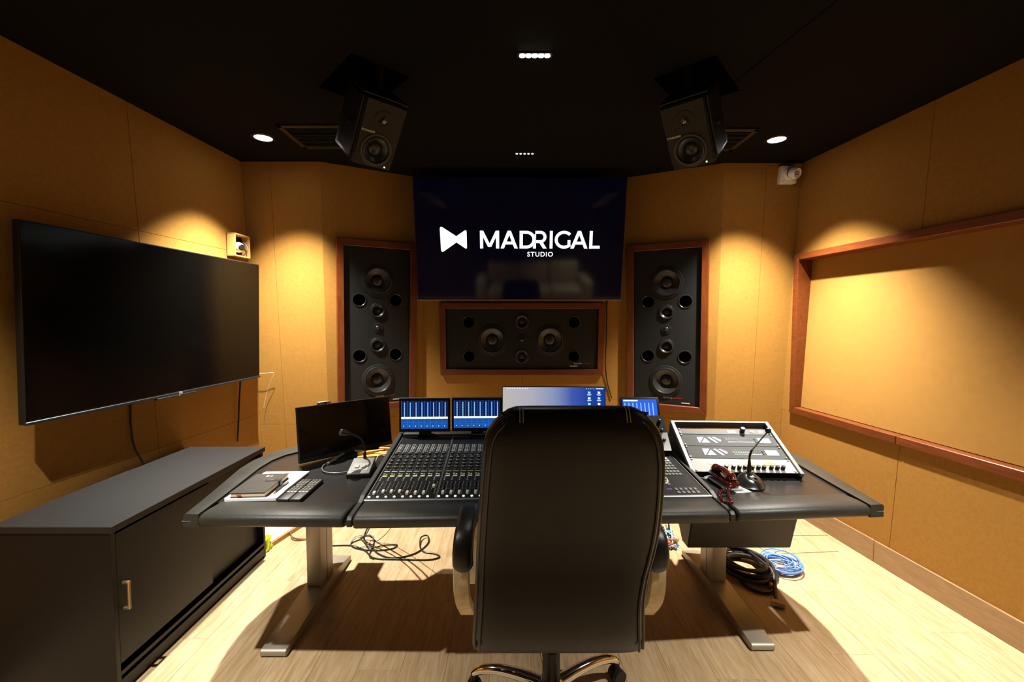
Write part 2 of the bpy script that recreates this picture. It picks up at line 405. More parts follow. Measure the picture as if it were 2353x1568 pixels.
def tweeter(parent, x, z, r, y=0):
    M = Matrix.Translation((x, y, z)) @ Matrix.Rotation(pi / 2, 4, 'X')
    root = MB().lathe([(r * 1.9, 0), (r * 1.9, .004), (r * 1.8, .005), (r * 1.05, .003), (r * 1.0, .001)], 32, M, cap=False).build('tweeter', BAFFLE, parent)
    MB().lathe([(r, .0015), (r * .9, r * .28), (r * .6, r * .58), (.0005, r * .72)], 24, M, cap=False).build('dome', RUBBER, root)
    return root
def port(parent, x, z, r, y=0):
    M = Matrix.Translation((x, y, z)) @ Matrix.Rotation(pi / 2, 4, 'X')
    root = MB().lathe([(r * 1.12, 0), (r * 1.10, .004), (r * 1.02, .004), (r * .96, .0015)], 32, M, cap=False).build('port', RUBBER, parent)
    MB().lathe([(r * .985, .001), (r * .985, -.075), (.0005, -.078)], 28, M, cap=False).build('opening', VOID, root)
BOLT = MB().lathe([(.004, 0), (.004, .002), (.0005, .003)], 10, Matrix.Rotation(pi / 2, 4, 'X'), cap=False).mesh('bolt', RUBBER)
def drilled(name, m, parent, boxargs, holes, depth=.085):
    """a panel with round openings (x, z, r) bored from its front face"""
    o = MB().box(*boxargs, .002, 1).build(name, m, parent, smooth=False)
    y0 = boxargs[2]
    c = MB()
    for x, z, r in holes: c.cyl((x, y0 - .02, z), (x, y0 + depth, z), r, 40)
    co = c.build('cutter', m, smooth=False)
    tmp = bpy.data.objects.new('panel_tmp', o.data); COL.objects.link(tmp)
    b = tmp.modifiers.new('bore', 'BOOLEAN'); b.object = co; b.operation = 'DIFFERENCE'; b.solver = 'EXACT'
    bpy.context.view_layer.update()
    dg = bpy.context.evaluated_depsgraph_get(); o.data = bpy.data.meshes.new_from_object(tmp.evaluated_get(dg))
    bpy.data.objects.remove(tmp); bpy.data.objects.remove(co)
    return o
def soffit(label, loc, yaw, w, h, fw, kind, bolts=True):
    t = thing('soffit_speaker', label, 'loudspeaker', loc, (TILT, 0, radians(yaw)), 'loudspeakers set into the front walls')
    if kind == 'v': holes = [(0, zf * h, .111) for zf in (.295, -.345)] + [(0, zf * h, .054) for zf in (.105, -.118)] + [(xf * w, zf * h, .049) for xf in (-.28, .28) for zf in (.172, -.182)]
    else: holes = [(xf * w, -.02 * h, .116) for xf in (-.196, .186)] + [(0, zf * h, .059) for zf in (.29, -.29)] + [(xf * w, zf * h, .048) for xf in (-.35, .345) for zf in (.28, -.29)]
    drilled('baffle', BAFFLE, t, (-w / 2, w / 2, -.004, .10, -h / 2, h / 2), holes)
    W, H = w / 2 + fw, h / 2 + fw; w2, h2 = w / 2 + .0015, h / 2 + .0015
    for pts in ([(-W, H), (W, H), (w2, h2), (-w2, h2)], [(-W, -H), (W, -H), (w2, -h2), (-w2, -h2)],
                [(-W, H), (-W, -H), (-w2, -h2), (-w2, h2)], [(W, H), (W, -H), (w2, -h2), (w2, h2)]):
        vert = abs(pts[0][0] - pts[1][0]) < .001
        MB().prism(pts, -.028, .05, 'y', .003, 1).build('frame_board', CHERRYV if vert else CHERRY, t, smooth=False)
    y = -.004
    if kind == 'v':
        # normalised positions measured up the baffle
        for zf, r in ((.295, .113), (-.345, .113)): driver(t, 'woofer', 0, zf * h, r, y)
        for zf in (.105, -.118): driver(t, 'midrange', 0, zf * h, .055, y, dome=.5, depth=.3)
        tweeter(t, 0, -.005 * h, .021, y)
        for xf in (-.28, .28):
            for zf in (.172, -.182): port(t, xf * w, zf * h, .049, y)
        for sx in (-1, 1):
            for k in range(7): link('bolt', BOLT, t, (sx * (w / 2 - .012), y, (-.45 + .15 * k) * h))
        bx, bz = .10 * w, -.455 * h
    else:
        for xf in (-.196, .186): driver(t, 'woofer', xf * w, -.02 * h, .118, y)
        for zf in (.29, -.29): driver(t, 'midrange', 0, zf * h, .06, y, dome=.5, depth=.3)
        tweeter(t, 0, -.01 * h, .021, y)
        for xf in (-.35, .345):
            for zf in (.28, -.29): port(t, xf * w, zf * h, .048, y)
        for sz in (-1, 1):
            for k in range(9): link('bolt', BOLT, t, ((-.46 + .115 * k) * w, y, sz * (h / 2 - .012)))
        bx, bz = .40 * w, -.41 * h
    tw = mat('badge_white', (.6, .6, .58), .5); tr = mat('badge_red', (.30, .02, .02), .5)
    link('maker_badge', text_mesh('dynaudio', .020, tw, align='RIGHT'), t, (bx, y - .001, bz), FACE)
    link('maker_badge', text_mesh(' acoustics', .020, tr, align='LEFT'), t, (bx, y - .001, bz), FACE)
    MB().box(-.032, .032, -.002, 0, -.004, .004).build('serial_label', mat('label_grey', (.5, .5, .48), .5), t, ((.30 * w if kind == 'v' else .345 * w), y, (-.485 if kind == 'v' else -.455) * h), smooth=False)
    return t
CHERRYV = wood_mat('cherry_frame_upright', (.105, .022, .0040), (.165, .040, .0070), 7, (7, 7, 1.2), .38, tone=.1)
SOFF = dict(L=(-1.098, 3.598, 1.430, 29.3, .520, 1.270), R=(1.268, 3.613, 1.418, -27.9, .520, 1.270), C=(.085, 3.790, 1.322, 0, 1.305, .520))
soffit('tall loudspeaker in a cherry frame, left of the logo television', SOFF['L'][:3], SOFF['L'][3], *SOFF['L'][4:], .056, 'v')
soffit('tall loudspeaker in a cherry frame, right of the logo television', SOFF['R'][:3], SOFF['R'][3], *SOFF['R'][4:], .056, 'v')
soffit('wide centre loudspeaker in a cherry frame below the logo television', SOFF['C'][:3], SOFF['C'][3], *SOFF['C'][4:], .052, 'h')

# recesses in the fabric panels behind the three set-in loudspeakers
for key, wi in (('L', 2), ('R', 4), ('C', 3)):
    x, y, z, yaw, w_, h_ = SOFF[key]
    M = Matrix.Translation((x, y, z)) @ Euler((TILT, 0, radians(yaw))).to_matrix().to_4x4()
    co = MB().box(-w_ / 2 - .008, w_ / 2 + .008, -.06, .16, -h_ / 2 - .008, h_ / 2 + .008, M=M).build('cutter', FABRIC, smooth=False)
    wall = bpy.data.objects[NAMES[wi]]
    for o in [wall] + list(wall.children):
        b = o.modifiers.new('recess', 'BOOLEAN'); b.object = co; b.operation = 'DIFFERENCE'; b.solver = 'EXACT'
    bpy.context.view_layer.update(); dg = bpy.context.evaluated_depsgraph_get()
    for o in [wall] + list(wall.children):
        me = bpy.data.meshes.new_from_object(o.evaluated_get(dg)); o.modifiers.clear(); o.data = me
    bpy.data.objects.remove(co)

# ------------------------------------------------------------------ hung loudspeakers
def hung(x, y, z, yaw, pitch, label, side):
    t = thing('hung_speaker', label, 'loudspeaker', (x, y, z), (radians(pitch), 0, radians(yaw)), 'small loudspeakers hung from the ceiling')
    w, h = .200, .310
    MB().box(-w / 2, w / 2, .02, .26, -h / 2, h / 2, .006, 2).build('cabinet', mat('hung_cabinet', (.010, .0095, .010), .38, vary=(40, .3)), t)
    drilled('front_panel', GREYB, t, (-w / 2 + .002, w / 2 - .002, -.006, .020, -h / 2 + .002, h / 2 - .002), [(0, -.068, .068)], .02)
    driver(t, 'woofer', 0, -.068, .069, -.006, dome=.52, depth=.25, ring=mat('ring_grey', (.05, .045, .04), .5))
    M = Matrix.Translation((0, -.006, .072)) @ Matrix.Rotation(pi / 2, 4, 'X')
    tw = MB().lathe([(.050, 0), (.050, .002), (.049, .0025), (.022, .0018), (.017, -.001)], 32, M, cap=False).build('tweeter', GREYB, t)
    MB().lathe([(.017, .002), (.016, .006), (.013, .004), (.012, 0)], 24, M, cap=False).build('ring', RUBBER, tw)
    MB().lathe([(.012, .001), (.009, .006), (.0005, .009)], 24, M, cap=False).build('dome', mat('dome_silver', (.3, .27, .22), .25, metal=.8), tw)
    for k in range(3):
        a = pi / 2 + k * 2 * pi / 3
        MB().prism([(.016 * cos(a - .25), .072 + .016 * sin(a - .25)), (.026 * cos(a), .072 + .026 * sin(a)), (.016 * cos(a + .25), .072 + .016 * sin(a + .25))], -.013, -.008, 'y').build('guard', RUBBER, tw, smooth=False)
    for bx, bz in ((-.085, .135), (.085, .135), (-.088, .02), (.088, .045), (-.088, -.14), (.088, -.13), (-.035, .143), (.06, .118), (0, -.146), (-.07, -.005), (.075, -.01)):
        link('bolt', BOLT, t, (bx, -.006, bz))
    MB().cyl((.065, -.006, -.140), (.065, -.009, -.140), .0032, 12).build('power_light', LEDG, t)
    link('maker_name', text_mesh('DYNAUDIO', .0125, mat('badge_gold', (.85, .76, .55), .5), bold=.0002), t, (-.062, -.0075, .012), FACE)
    # U bracket and drop pole
    b = MB(); b.box(-w / 2 - .012, -w / 2 - .004, .02, .20, -.13, .15, .002, 1); b.box(w / 2 + .004, w / 2 + .012, .02, .20, -.13, .15, .002, 1)
    b.box(-w / 2 - .012, w / 2 + .012, .02, .22, h / 2 + .008, h / 2 + .016, .002, 1)
    b.build('bracket', BLACK, t, smooth=False)
    for s_ in (-1, 1):
        MB().cyl((s_ * (w / 2 + .004), .11, 0), (s_ * (w / 2 + .022), .11, 0), .012, 14).build('clamp_knob', RUBBER, t)
    R = Euler((radians(pitch), 0, radians(yaw))).to_matrix(); inv = R.inverted()
    p0 = Vector((0, .12, h / 2 + .016)); wp_ = R @ p0 + Vector((x, y, z)); p1 = inv @ (Vector((wp_.x, wp_.y, CEIL + .275)) - Vector((x, y, z)))
    MB().cyl(p0, p1, .018, 14).build('drop_pole', BLACK, t)
    return t
hung(*SPK[0], 38, 'small two-way loudspeaker hung from the ceiling on the left', -1)
hung(*SPK[1], 38, 'small two-way loudspeaker hung from the ceiling on the right', 1)

# ------------------------------------------------------------------ televisions
def tv_common(t, W, H, thick, bottom, scr, chin=.012):
    MB().box(-W / 2, W / 2, 0, thick, -H / 2, H / 2, .004, 2).build('bezel', BLACK, t)
    o = MB().box(-W / 2 + .006, W / 2 - .006, -.0018, .002, -H / 2 + .006 + chin, H / 2 - .006).build('screen', scr, t, smooth=False)
    MB().box(-W * .42, W * .42, thick - .005, thick + .04, -H * .42, H * .30, .015, 2).build('rear_housing', MBLACK, t)
    MB().box(-W / 2, W / 2, -.006, .004, -H / 2 - .002, -H / 2 + chin, .002, 1).build('chin', bottom, t)
    return o
# left television
t = thing('television', 'large black switched-off television on the left wall above the sideboard', 'television', (-1.948, 2.548, 1.479), (radians(1.5), 0, radians(86.1)))
tv_common(t, 1.514, .844, .03, mat('tv_chin_dark', (.03, .032, .036), .35, metal=.5), SCRMATT)
MB().box(-.14, .14, -.008, .012, -.433, -.423, .003, 1).build('sensor_bar', BLACK, t)
link('maker_name', text_mesh('TCL', .016, PRINT, bold=.0003), t, (.02, -.0072, -.4155), FACE)
MB().cyl((.012, -.008, -.429), (.012, -.0095, -.429), .0025, 10).build('standby_light', mat('led_blue', (.1, .2, .8), .4, emit=(.1, .25, 1), es=4), t)
MB().box(-.3, .3, .064, .108, -.2, .2, .004, 1).build('wall_bracket', BLACK, t, smooth=False)

# centre television with the studio logo
W, H = 1.66, .95
t = thing('television', 'large television on the front wall showing the white MADRIGAL STUDIO logo', 'television', (.063, 3.524, 2.118), (radians(9.3), 0, radians(.6)))
scr = tv_common(t, W, H, .035, SILVER, mat('tv_screen_navy', (.002, .002, .004), .07, spec=.5, ior=1.8, emit=(.04, .05, .35), es=.008), .006)
MB().box(-.35, .35, .07, .22, -.1, .1, .01, 1, M=Matrix.Rotation(radians(-5.4), 4, 'X')).build('wall_bracket', BLACK, t, smooth=False)
LOGO = mat('logo_glow', (.8, .8, .8), .5, emit=(.86, .98, 1), es=1.15)
CY = mat('logo_line', (.1, .3, .35), .5, emit=(.12, .45, .5), es=.5)
def lx(c): return ((930 + c * .2252) - 1194.3) * .003444
def lz(c): return (548.5 - (390 + c * .2252)) * .003345
YS = -.003
def P(c, r, y=YS): return (lx(c), y, lz(r))
def letter(quads, arcs=(), name='logo_letter', m=LOGO, y=YS):
    b = MB()
    for q in quads: b.poly([P(c, r, y) for c, r in q])
    for (cx, cy, rx, ry, a0, a1, th) in arcs:
        n = 28; o = [(cx + rx * cos(radians(a0 + (a1 - a0) * k / n)), cy - ry * sin(radians(a0 + (a1 - a0) * k / n))) for k in range(n + 1)]
        ii = [(cx + (rx - th) * cos(radians(a0 + (a1 - a0) * k / n)), cy - (ry - th) * sin(radians(a0 + (a1 - a0) * k / n))) for k in range(n + 1)]
        for k in range(n): b.poly([P(*o[k], y), P(*o[k + 1], y), P(*ii[k + 1], y), P(*ii[k], y)])
    return b.build(name, m, scr, smooth=False)
T0, T1 = 606, 787
def rect(a, b, c, d): return [(a, c), (b, c), (b, d), (a, d)]
def roundtri(pts, r):
    out = []
    for i in range(3):
        p = Vector(pts[i]); a = (Vector(pts[i - 1]) - p).normalized(); b = (Vector(pts[(i + 1) % 3]) - p).normalized()
        for k in range(7):
            tt = k / 6; q0, q1, q2 = p + a * r, p, p + b * r
            q = q0 * (1 - tt) ** 2 + q1 * 2 * tt * (1 - tt) + q2 * tt ** 2; out.append((q.x, q.y))
    return out
letter([roundtri([(358, 552), (572, 693), (366, 838)], 42)], name='logo_mark')
letter([roundtri([(630, 590), (478, 693), (632, 800)], 30)], name='logo_mark', y=YS + .0006)
letter([], [(532, 692, 22, 38, -70, 70, 3)], name='logo_line', m=CY, y=YS - .0004)
letter([rect(765, 797, T0, T1), rect(928, 961, T0, T1), [(765, T0), (800, T0), (880, 770), (846, 770)], [(926, T0), (961, T0), (880, 770), (846, 770)]])
for c in (975, 1691):
    letter([[(c, T1), (c + 35, T1), (c + 106, T0), (c + 72, T0)], [(c + 142, T1), (c + 177, T1), (c + 106, T0), (c + 72, T0)], rect(c + 36, c + 142, 716, 745)])
letter([rect(1170, 1203, T0, T1), rect(1200, 1245, T0, T0 + 30), rect(1200, 1245, T1 - 30, T1)], [(1240, 696.5, 91, 90.5, -90, 90, 30)])
letter([rect(1308, 1338, 640, T1 - 0), rect(1330, 1385, T0, T0 + 30), rect(1332, 1385, 701, 731), [(1370, 725), (1405, 718), (1448, T1), (1410, T1)]], [(1384, 668.5, 60, 62.5, -90, 90, 30)])
letter([], [(1240, 696.5, 96, 95, -60, 62, 5)], name='logo_line', m=CY, y=YS - .0004)
letter([rect(1478, 1508, T0, T1)])
letter([rect(1661, 1691, 700, 770)], [(1625, 696.5, 96, 92, 42, 318, 31)])
letter([rect(1885, 1917, T0, T1), rect(1885, 1993, T1 - 29, T1)])
me = text_mesh('STUDIO', .052, LOGO, bold=.0009, extrude=0, spacing=1.16)
link('logo_letters', me, scr, (lx(1382), YS, lz(849)), FACE)

# ------------------------------------------------------------------ sideboard
t = thing('sideboard', 'long low black sideboard with sliding doors under the left television', 'sideboard', (-1.79, 2.19, 0))
X0, X1, Y0, Y1 = -.235, .235, -.53, .515      # local
MB().box(X0, X1 + .008, Y0 - .004, Y1 + .012, .668, .696, .002, 1).build('top', BLKTOP, t, smooth=False)
MB().box(X0 - .022, X0 + .002, Y0 + .20, Y1 + .012, .668, .690, .002, 1).build('rear_ledge', BLKTOP, t, smooth=False)
MB().box(X0, X1, Y0, Y0 + .02, 0, .668, .001, 1).build('end_panel', BLKCAB, t, smooth=False)
MB().box(X0, X1, Y1 - .02, Y1, 0, .668, .001, 1).build('end_panel', BLKCAB, t, smooth=False)
MB().box(X0, X0 + .012, Y0 + .02, Y1 - .02, .03, .668).build('back_panel', BLKCAB, t, smooth=False)
MB().box(X0 + .012, X1, Y0 + .02, Y1 - .02, .06, .078).build('bottom_panel', BLKCAB, t, smooth=False)
MB().box(X1 - .018, X1, Y0 + .02, Y1 - .02, 0.012, .095, .001, 1).build('plinth', BLKCAB, t, smooth=False)
d1 = MB().box(X1 - .016, X1 - .001, Y0 + .022, Y0 + .56, .125, .655, .001, 1).build('sliding_door', BLKCAB, t, smooth=False)
d2 = MB().box(X1 - .050, X1 - .034, Y0 + .50, Y1 - .022, .100, .655, .001, 1).build('sliding_door', BLKCAB, t, smooth=False)
hm = mat('handle_bronze', (.62, .45, .24), .3, metal=.9)
h = MB(); h.box(X1 + .018, X1 + .026, Y0 + .040, Y0 + .052, .335, .450, .002, 1); h.box(X1 - .002, X1 + .020, Y0 + .040, Y0 + .052, .335, .345, .001, 1); h.box(X1 - .002, X1 + .020, Y0 + .040, Y0 + .052, .440, .450, .001, 1)
h.build('handle', hm, d1, smooth=False)

# ------------------------------------------------------------------ desk
DX, DY, DA = .12, 1.70, radians(1.85)
desk = thing('studio_desk', 'wide black studio desk with padded leather front edges and two steel legs', 'desk', (DX, DY, 0), (0, 0, DA))
def loc(x, y):      # world -> desk-local
    dx, dy = x - DX, y - DY; return (dx * cos(DA) + dy * sin(DA), -dx * sin(DA) + dy * cos(DA))
def wrl(u, v): return (DX + u * cos(DA) - v * sin(DA), DY + u * sin(DA) + v * cos(DA))
ZD = .742
OUT = [(1.385, -.004), (1.405, .13), (1.44, .33), (1.475, .52), (1.478, .64), (1.455, .76), (1.40, .87), (1.30, .955), (1.15, 1.00)]
INN = [(1.325, -.008), (1.335, .13), (1.355, .33), (1.375, .52), (1.372, .64), (1.345, .73), (1.29, .80), (1.20, .86), (1.08, .90)]
def armrest(u0, v0, u1, v1, depth, name='armrest'):
    """padded bar: rounded profile swept from (u0,v0) to (u1,v1) (front edge)"""
    prof = [(0, -.036), (-.004, -.030), (-.006, -.012), (-.002, -.001), (.012, .006), (.05, .008), (depth - .01, .006), (depth, .001), (depth, -.040), (.004, -.040)]
    b = MB(); d = Vector((u1 - u0, v1 - v0)).normalized(); nrm = Vector((-d.y, d.x))
    rings = []
    L = sqrt((u1 - u0) ** 2 + (v1 - v0) ** 2)
    for f, sh in ((0, .012), (.004 / L, .004), (.012 / L, 0), (1 - .012 / L, 0), (1 - .004 / L, .004), (1, .012)):
        ring = []
        for a, z in prof:
            a2 = a + (sh if a < .02 else 0); z2 = z - (sh * .6 if z > -.01 else 0)
            p = Vector((u0, v0)) + Vector((u1 - u0, v1 - v0)) * f + nrm * a2
            ring.append((p.x, p.y, ZD + z2))
        rings.append(ring)
    b.loft(rings); return b.build(name, PADL, desk, angle=50)
armrest(-1.322, -.014, -.762, -.040, .135)
armrest(.762, -.040, 1.322, -.014, .135)
armrest(-.728, -.050, .728, -.050, .142)
for s in (-1, 1):
    # outer rim of the wing, following the flared side
    n = len(OUT); vs = []
    for (a, b) in zip(OUT, INN):
        vs += [(s * a[0], a[1], ZD - .045), (s * a[0], a[1], ZD + .001), (s * (a[0] - .008), a[1], ZD + .007), (s * b[0], b[1], ZD + .007), (s * b[0], b[1], ZD - .045)]
    m = MB(); k5 = 5
    fs = [(i * 5 + j, i * 5 + (j + 1) % 5, (i + 1) * 5 + (j + 1) % 5, (i + 1) * 5 + j) for i in range(n - 1) for j in range(5)] + [(0, 1, 2, 3, 4), tuple((n - 1) * 5 + j for j in (4, 3, 2, 1, 0))]
    m.add(vs, fs); m.build('side_rim', PADL, desk, angle=40)
    m = MB().box(min(s * 1.318, s * 1.388), max(s * 1.318, s * 1.388), -.006, .0, ZD - .0225, ZD - .0205); m.build('end_line', SILVER, desk, smooth=False)
    # wing top
    poly = [(s * .752, .095), (s * 1.335, .12)] + [(s * b[0], b[1]) for b in INN[2:]] + [(s * .752, .90)]
    MB().prism(poly, ZD - .030, ZD - .002, 'z').build('wing_top', DESKTOP, desk, smooth=False)
    # sloping cheek beside the console
    cz = [(-.050, ZD - .034), (-.052, ZD - .008), (-.040, ZD + .004), (.085, ZD + .006), (.125, ZD + .020), (.84, .834), (.90, .834), (.925, .815), (.925, .66), (.60, .66), (.10, ZD - .042)]
    MB().prism(cz, s * .7285, s * .7505, 'x', .003, 1).build('console_cheek', TRIM, desk, smooth=False)
# rear ledge and tray holding the console
MB().box(-.728, .728, .838, .930, .785, .832, .010, 2).build('rear_ledge', PADL, desk)
MB().prism([(.10, .690), (.10, .722), (.835, .786), (.92, .786), (.92, .72), (.30, .69)], -.7275, .7275, 'x').build('console_tray', TRIM, desk, smooth=False)
# legs
for nm, xa, xb, ya, yb, fx0, fx1, fy0, fy1 in (('l', -1.100, -1.024, 2.288, 2.448, -1.114, -1.000, 1.866, 2.66), ('r', 1.094, 1.167, 2.328, 2.488, 1.079, 1.184, 1.902, 2.72)):
    Minv = Matrix.Rotation(-DA, 4, 'Z') @ Matrix.Translation((-DX, -DY, 0))
    b = MB(); b.box(xa, xb, ya, yb, .058, .705, .004, 2); bmesh.ops.transform(b.bm, matrix=Minv, verts=b.bm.verts)
    col = b.build('leg_column', STEEL, desk)
    b = MB(); b.box(xa - .001, xb + .001, ya + (yb - ya) * .49, ya + (yb - ya) * .51, .06, .70); bmesh.ops.transform(b.bm, matrix=Minv, verts=b.bm.verts)
    b.build('seam', TRIM, col, smooth=False)
    # foot: bent flat bar with a rounded nose
    L = fy1 - fy0
    pr_ = [(fy0 + .012 * (1 - cos(a)), .017 + .017 * sin(a)) for a in [(-90 + 30 * k) * pi / 180 for k in range(7)]]
    pr_ = [(fy0 + .017 - .017 * cos(radians(a)), .017 + .017 * sin(radians(a))) for a in range(-90, 91, 22)]
    prof = pr_ + [(fy0 + .09, .038), (ya - .02, .062), (yb + .02, .062), (fy1 - .03, .038), (fy1, .028), (fy1, 0)]
    b = MB(); b.prism(prof, fx0, fx1, 'x', .002, 1); bmesh.ops.transform(b.bm, matrix=Minv, verts=b.bm.verts)
    b.build('foot', STEEL, desk, angle=30)
    b = MB(); b.box(xa - .02, xb + .02, ya - .25, yb + .25, .700, .712); bmesh.ops.transform(b.bm, matrix=Minv, verts=b.bm.verts)
    b.build('top_plate', TRIM, desk, smooth=False)
MB().box(-1.10, 1.02, .62, .66, .62, .69, .003, 1).build('crossbar', TRIM, desk, smooth=False)

# ------------------------------------------------------------------ mixing console (five modules on a slope)
SL = atan2(.064, .725); CL = sqrt(.064 ** 2 + .725 ** 2)
cw = wrl(0, .100)
con = thing('mixing_console', 'large black mixing console with rows of knobs and white faders in the desk', 'mixing console', (cw[0], cw[1], .752), (SL, 0, DA))
MB().box(-.7265, .7265, -.006, CL + .012, -.022, -.001).build('chassis', TRIM, con, smooth=False)
MB().box(-.7265, .7265, -.012, -.0005, -.010, .004, .002, 1).build('front_strip', DSILVER, con, smooth=False)
MW = .2885; NCH = 8
knob_me = MB().lathe([(.0094, 0), (.0092, .010), (.0080, .0125), (.0072, .013)], 14).mesh('knob', KNOB)
kcap_me = MB().lathe([(.0102, 0), (.0112, .0015), (.0094, .003)], 14, cap=False).mesh('skirt', KNOBCAP)
ktop_me = MB().lathe([(.0070, .0128), (.0064, .0136), (.0005, .0138)], 12, cap=False).mesh('cap', KNOBCAP)
fad = MB(); fad.prism([(-.0105, 0), (-.0105, .009), (-.007, .0115), (-.0015, .0085), (.0015, .0085), (.007, .0115), (.0105, .009), (.0105, 0)], -.0052, .0052, 'x', .0008, 1)
fad_me = fad.mesh('fader_cap', FADER, smooth=False)
rb_me = MB().lathe([(.0052, 0), (.0050, .002), (.0035, .003), (.0005, .0032)], 14, cap=False).mesh('round_button', LEDW)
def module(ix, kind, faders=()):
    x0 = -.721 + ix * MW
    mo = MB().box(x0 + .0012, x0 + MW - .0012, 0, CL, -.006, .002, .001, 1).build(kind, PANELBK, con, smooth=False)
    for xx in (x0 + .0022, x0 + MW - .0022): MB().box(xx - .0012, xx + .0012, 0, CL, .002, .005).build('edge_rail', DSILVER, mo, smooth=False)
    return x0, mo
Q = lambda s: s * CL
def channel_module(ix, faders):
    x0, mo = module(ix, 'channel_module')
    pitch = (MW - .012) / NCH
    pr, py, slot, gb = MB(), MB(), MB(), MB()
    for c in range(NCH):
        xc = x0 + .006 + pitch * (c + .5)
        for s in (.398, .450, .500, .555, .630):
            k = link('knob', knob_me, mo, (xc - .002, Q(s), .002)); link('skirt', kcap_me, k); link('cap', ktop_me, k)
            gb.box(xc + .009, xc + .0135, Q(s) - .012, Q(s) - .008, .002, .0045)
        # upper button cluster
        for r in range(6):
            for q in range(2):
                gb.box(xc - .0115 + q * .010, xc - .0045 + q * .010, Q(.690 + .024 * r), Q(.690 + .024 * r) + .0095, .002, .0045)
            pr.box(xc + .0095, xc + .0125, Q(.693 + .024 * r), Q(.693 + .024 * r) + .005, .002, .0026)
        pr.box(xc - .013, xc + .013, Q(.360), Q(.360) + .0045, .002, .0026)
        pr.box(xc - .009, xc + .011, Q(.285), Q(.285) + .012, .002, .0032)
        py.box(xc - .010, xc - .001, Q(.322), Q(.322) + .006, .002, .0030); py.box(xc + .003, xc + .009, Q(.316), Q(.316) + .006, .002, .0030)
        # fader track, scale marks
        slot.box(xc - .0012, xc + .0012, Q(.050), Q(.215), .0018, .0024)
        for r in range(11):
            pr.box(xc + .0075, xc + .0105, Q(.055 + .0155 * r), Q(.055 + .0155 * r) + .0024, .002, .0024)
            if r > 3: pr.box(xc - .0088, xc - .0072, Q(.055 + .0155 * r), Q(.055 + .0155 * r) + .0020, .002, .0024)
        for r in range(3): gb.box(xc - .012, xc - .0065, Q(.228 + .018 * r), Q(.228 + .018 * r) + .007, .002, .0042)
        link('fader_cap', fad_me, mo, (xc, Q(faders[c]), .0022))
        link('round_button', rb_me, mo, (xc - pitch * .5 + .003, Q(.026), .002))
    pr.build('panel_markings', PRINT, mo, smooth=False, kind='stuff'); py.build('lit_markings', PRINTY, mo, smooth=False, kind='stuff')
    gb.build('small_buttons', mat('button_grey', (.40, .40, .36), .4), mo, smooth=False, kind='stuff')
    slot.build('fader_slots', VOID, mo, smooth=False, kind='stuff')
channel_module(0, [.062, .078, .078, .078, .060, .060, .061, .140])
channel_module(1, [.060] * 8)
channel_module(2, [.060] * 8)
channel_module(3, [.060] * 8)
# master module with keypad, trackball and small screen
x0, mo = module(4, 'master_module')
key_me = MB().box(-.0068, .0068, -.0095, .0095, 0, .003, .0008, 1).mesh('key', mat('key_dark', (.20, .20, .185), .4), smooth=False)
klit_me = MB().box(-.0068, .0068, -.0095, .0095, 0, .003, .0008, 1).mesh('key', mat('key_grey', (.60, .60, .55), .4), smooth=False)
for r in range(7):
    for c in range(5):
        link('key', klit_me if r > 4 else key_me, mo, (x0 + .178 + c * .0165, Q(.275 + .042 * r), .002))
for r in range(2):
    for c in range(5): link('key', key_me, mo, (x0 + .165 + c * .021, Q(.035 + .038 * r), .002))
for r in range(4): link('key', key_me, mo, (x0 + .150, Q(.14 + .04 * r), .002))
for r in range(3):
    for c in range(5): link('key', klit_me, mo, (x0 + .100 + c * .0185, Q(.63 + .05 * r), .002))
for q in ((.215, .70), (.245, .745), (.262, .65)): 
    k = link('knob', knob_me, mo, (x0 + q[0], Q(q[1]), .002)); k.scale = (1.25, 1.25, 1.7)
sc_ = MB().box(x0 + .06, x0 + .155, Q(.36), Q(.52), .002, .005, .001, 1).build('small_screen', BLACK, mo, smooth=False)
MB().box(x0 + .064, x0 + .140, Q(.37), Q(.51), .005, .0055).build('display', mat('screen_blue', (.02, .05, .1), .3, emit=(.08, .24, .55), es=.8), sc_, smooth=False)
MB().lathe([(.036, .001), (.035, .006), (.033, .007), (.030, .004)], 32, Matrix.Translation((x0 + .110, Q(.20), .001)), cap=False).build('trackball_ring', DSILVER, mo)
MB().lathe([(.029, .004), (.026, .016), (.019, .024), (.010, .029), (.0005, .031)], 28, Matrix.Translation((x0 + .110, Q(.20), .001)), cap=False).build('trackball', mat('ball_gold', (.62, .52, .34), .2, metal=.7), mo)
MB().tube([(x0 + .110 + .050 * cos(a), Q(.20) + .050 * sin(a), .004) for a in [radians(-60 + 12 * k) for k in range(11)]], .0035, 6).build('jog_arc', WHITE, mo)
link('maker_name', text_mesh('AVID', .010, mat('violet_print', (.2, .05, .4), .5, emit=(.35, .1, .8), es=1.2)), mo, (x0 + .135, Q(.075), .003), (0, 0, 0))
# steep upper panel of the master section
up = thing('monitor_control_panel', 'steep silver and black control panel with knobs at the right rear of the console', 'control panel', (.635, 2.300, .893), (radians(-40), 0, DA))
MB().box(-.19, .19, 0, .03, -.103, .103, .004, 1).build('body', TRIM, up, smooth=False)
MB().box(-.188, .188, -.003, .001, -.101, .0).build('lower_face', mat('panel_silver', (.5, .5, .48), .35, metal=.6), up, smooth=False)
MB().box(-.188, .188, -.003, .001, .001, .101).build('upper_face', PANELBK, up, smooth=False)
for c in range(6):
    for r in range(3):
        k = link('knob', knob_me, up, (-.15 + c * .062, -.003, -.075 + .055 * r + .03), (pi / 2, 0, 0))

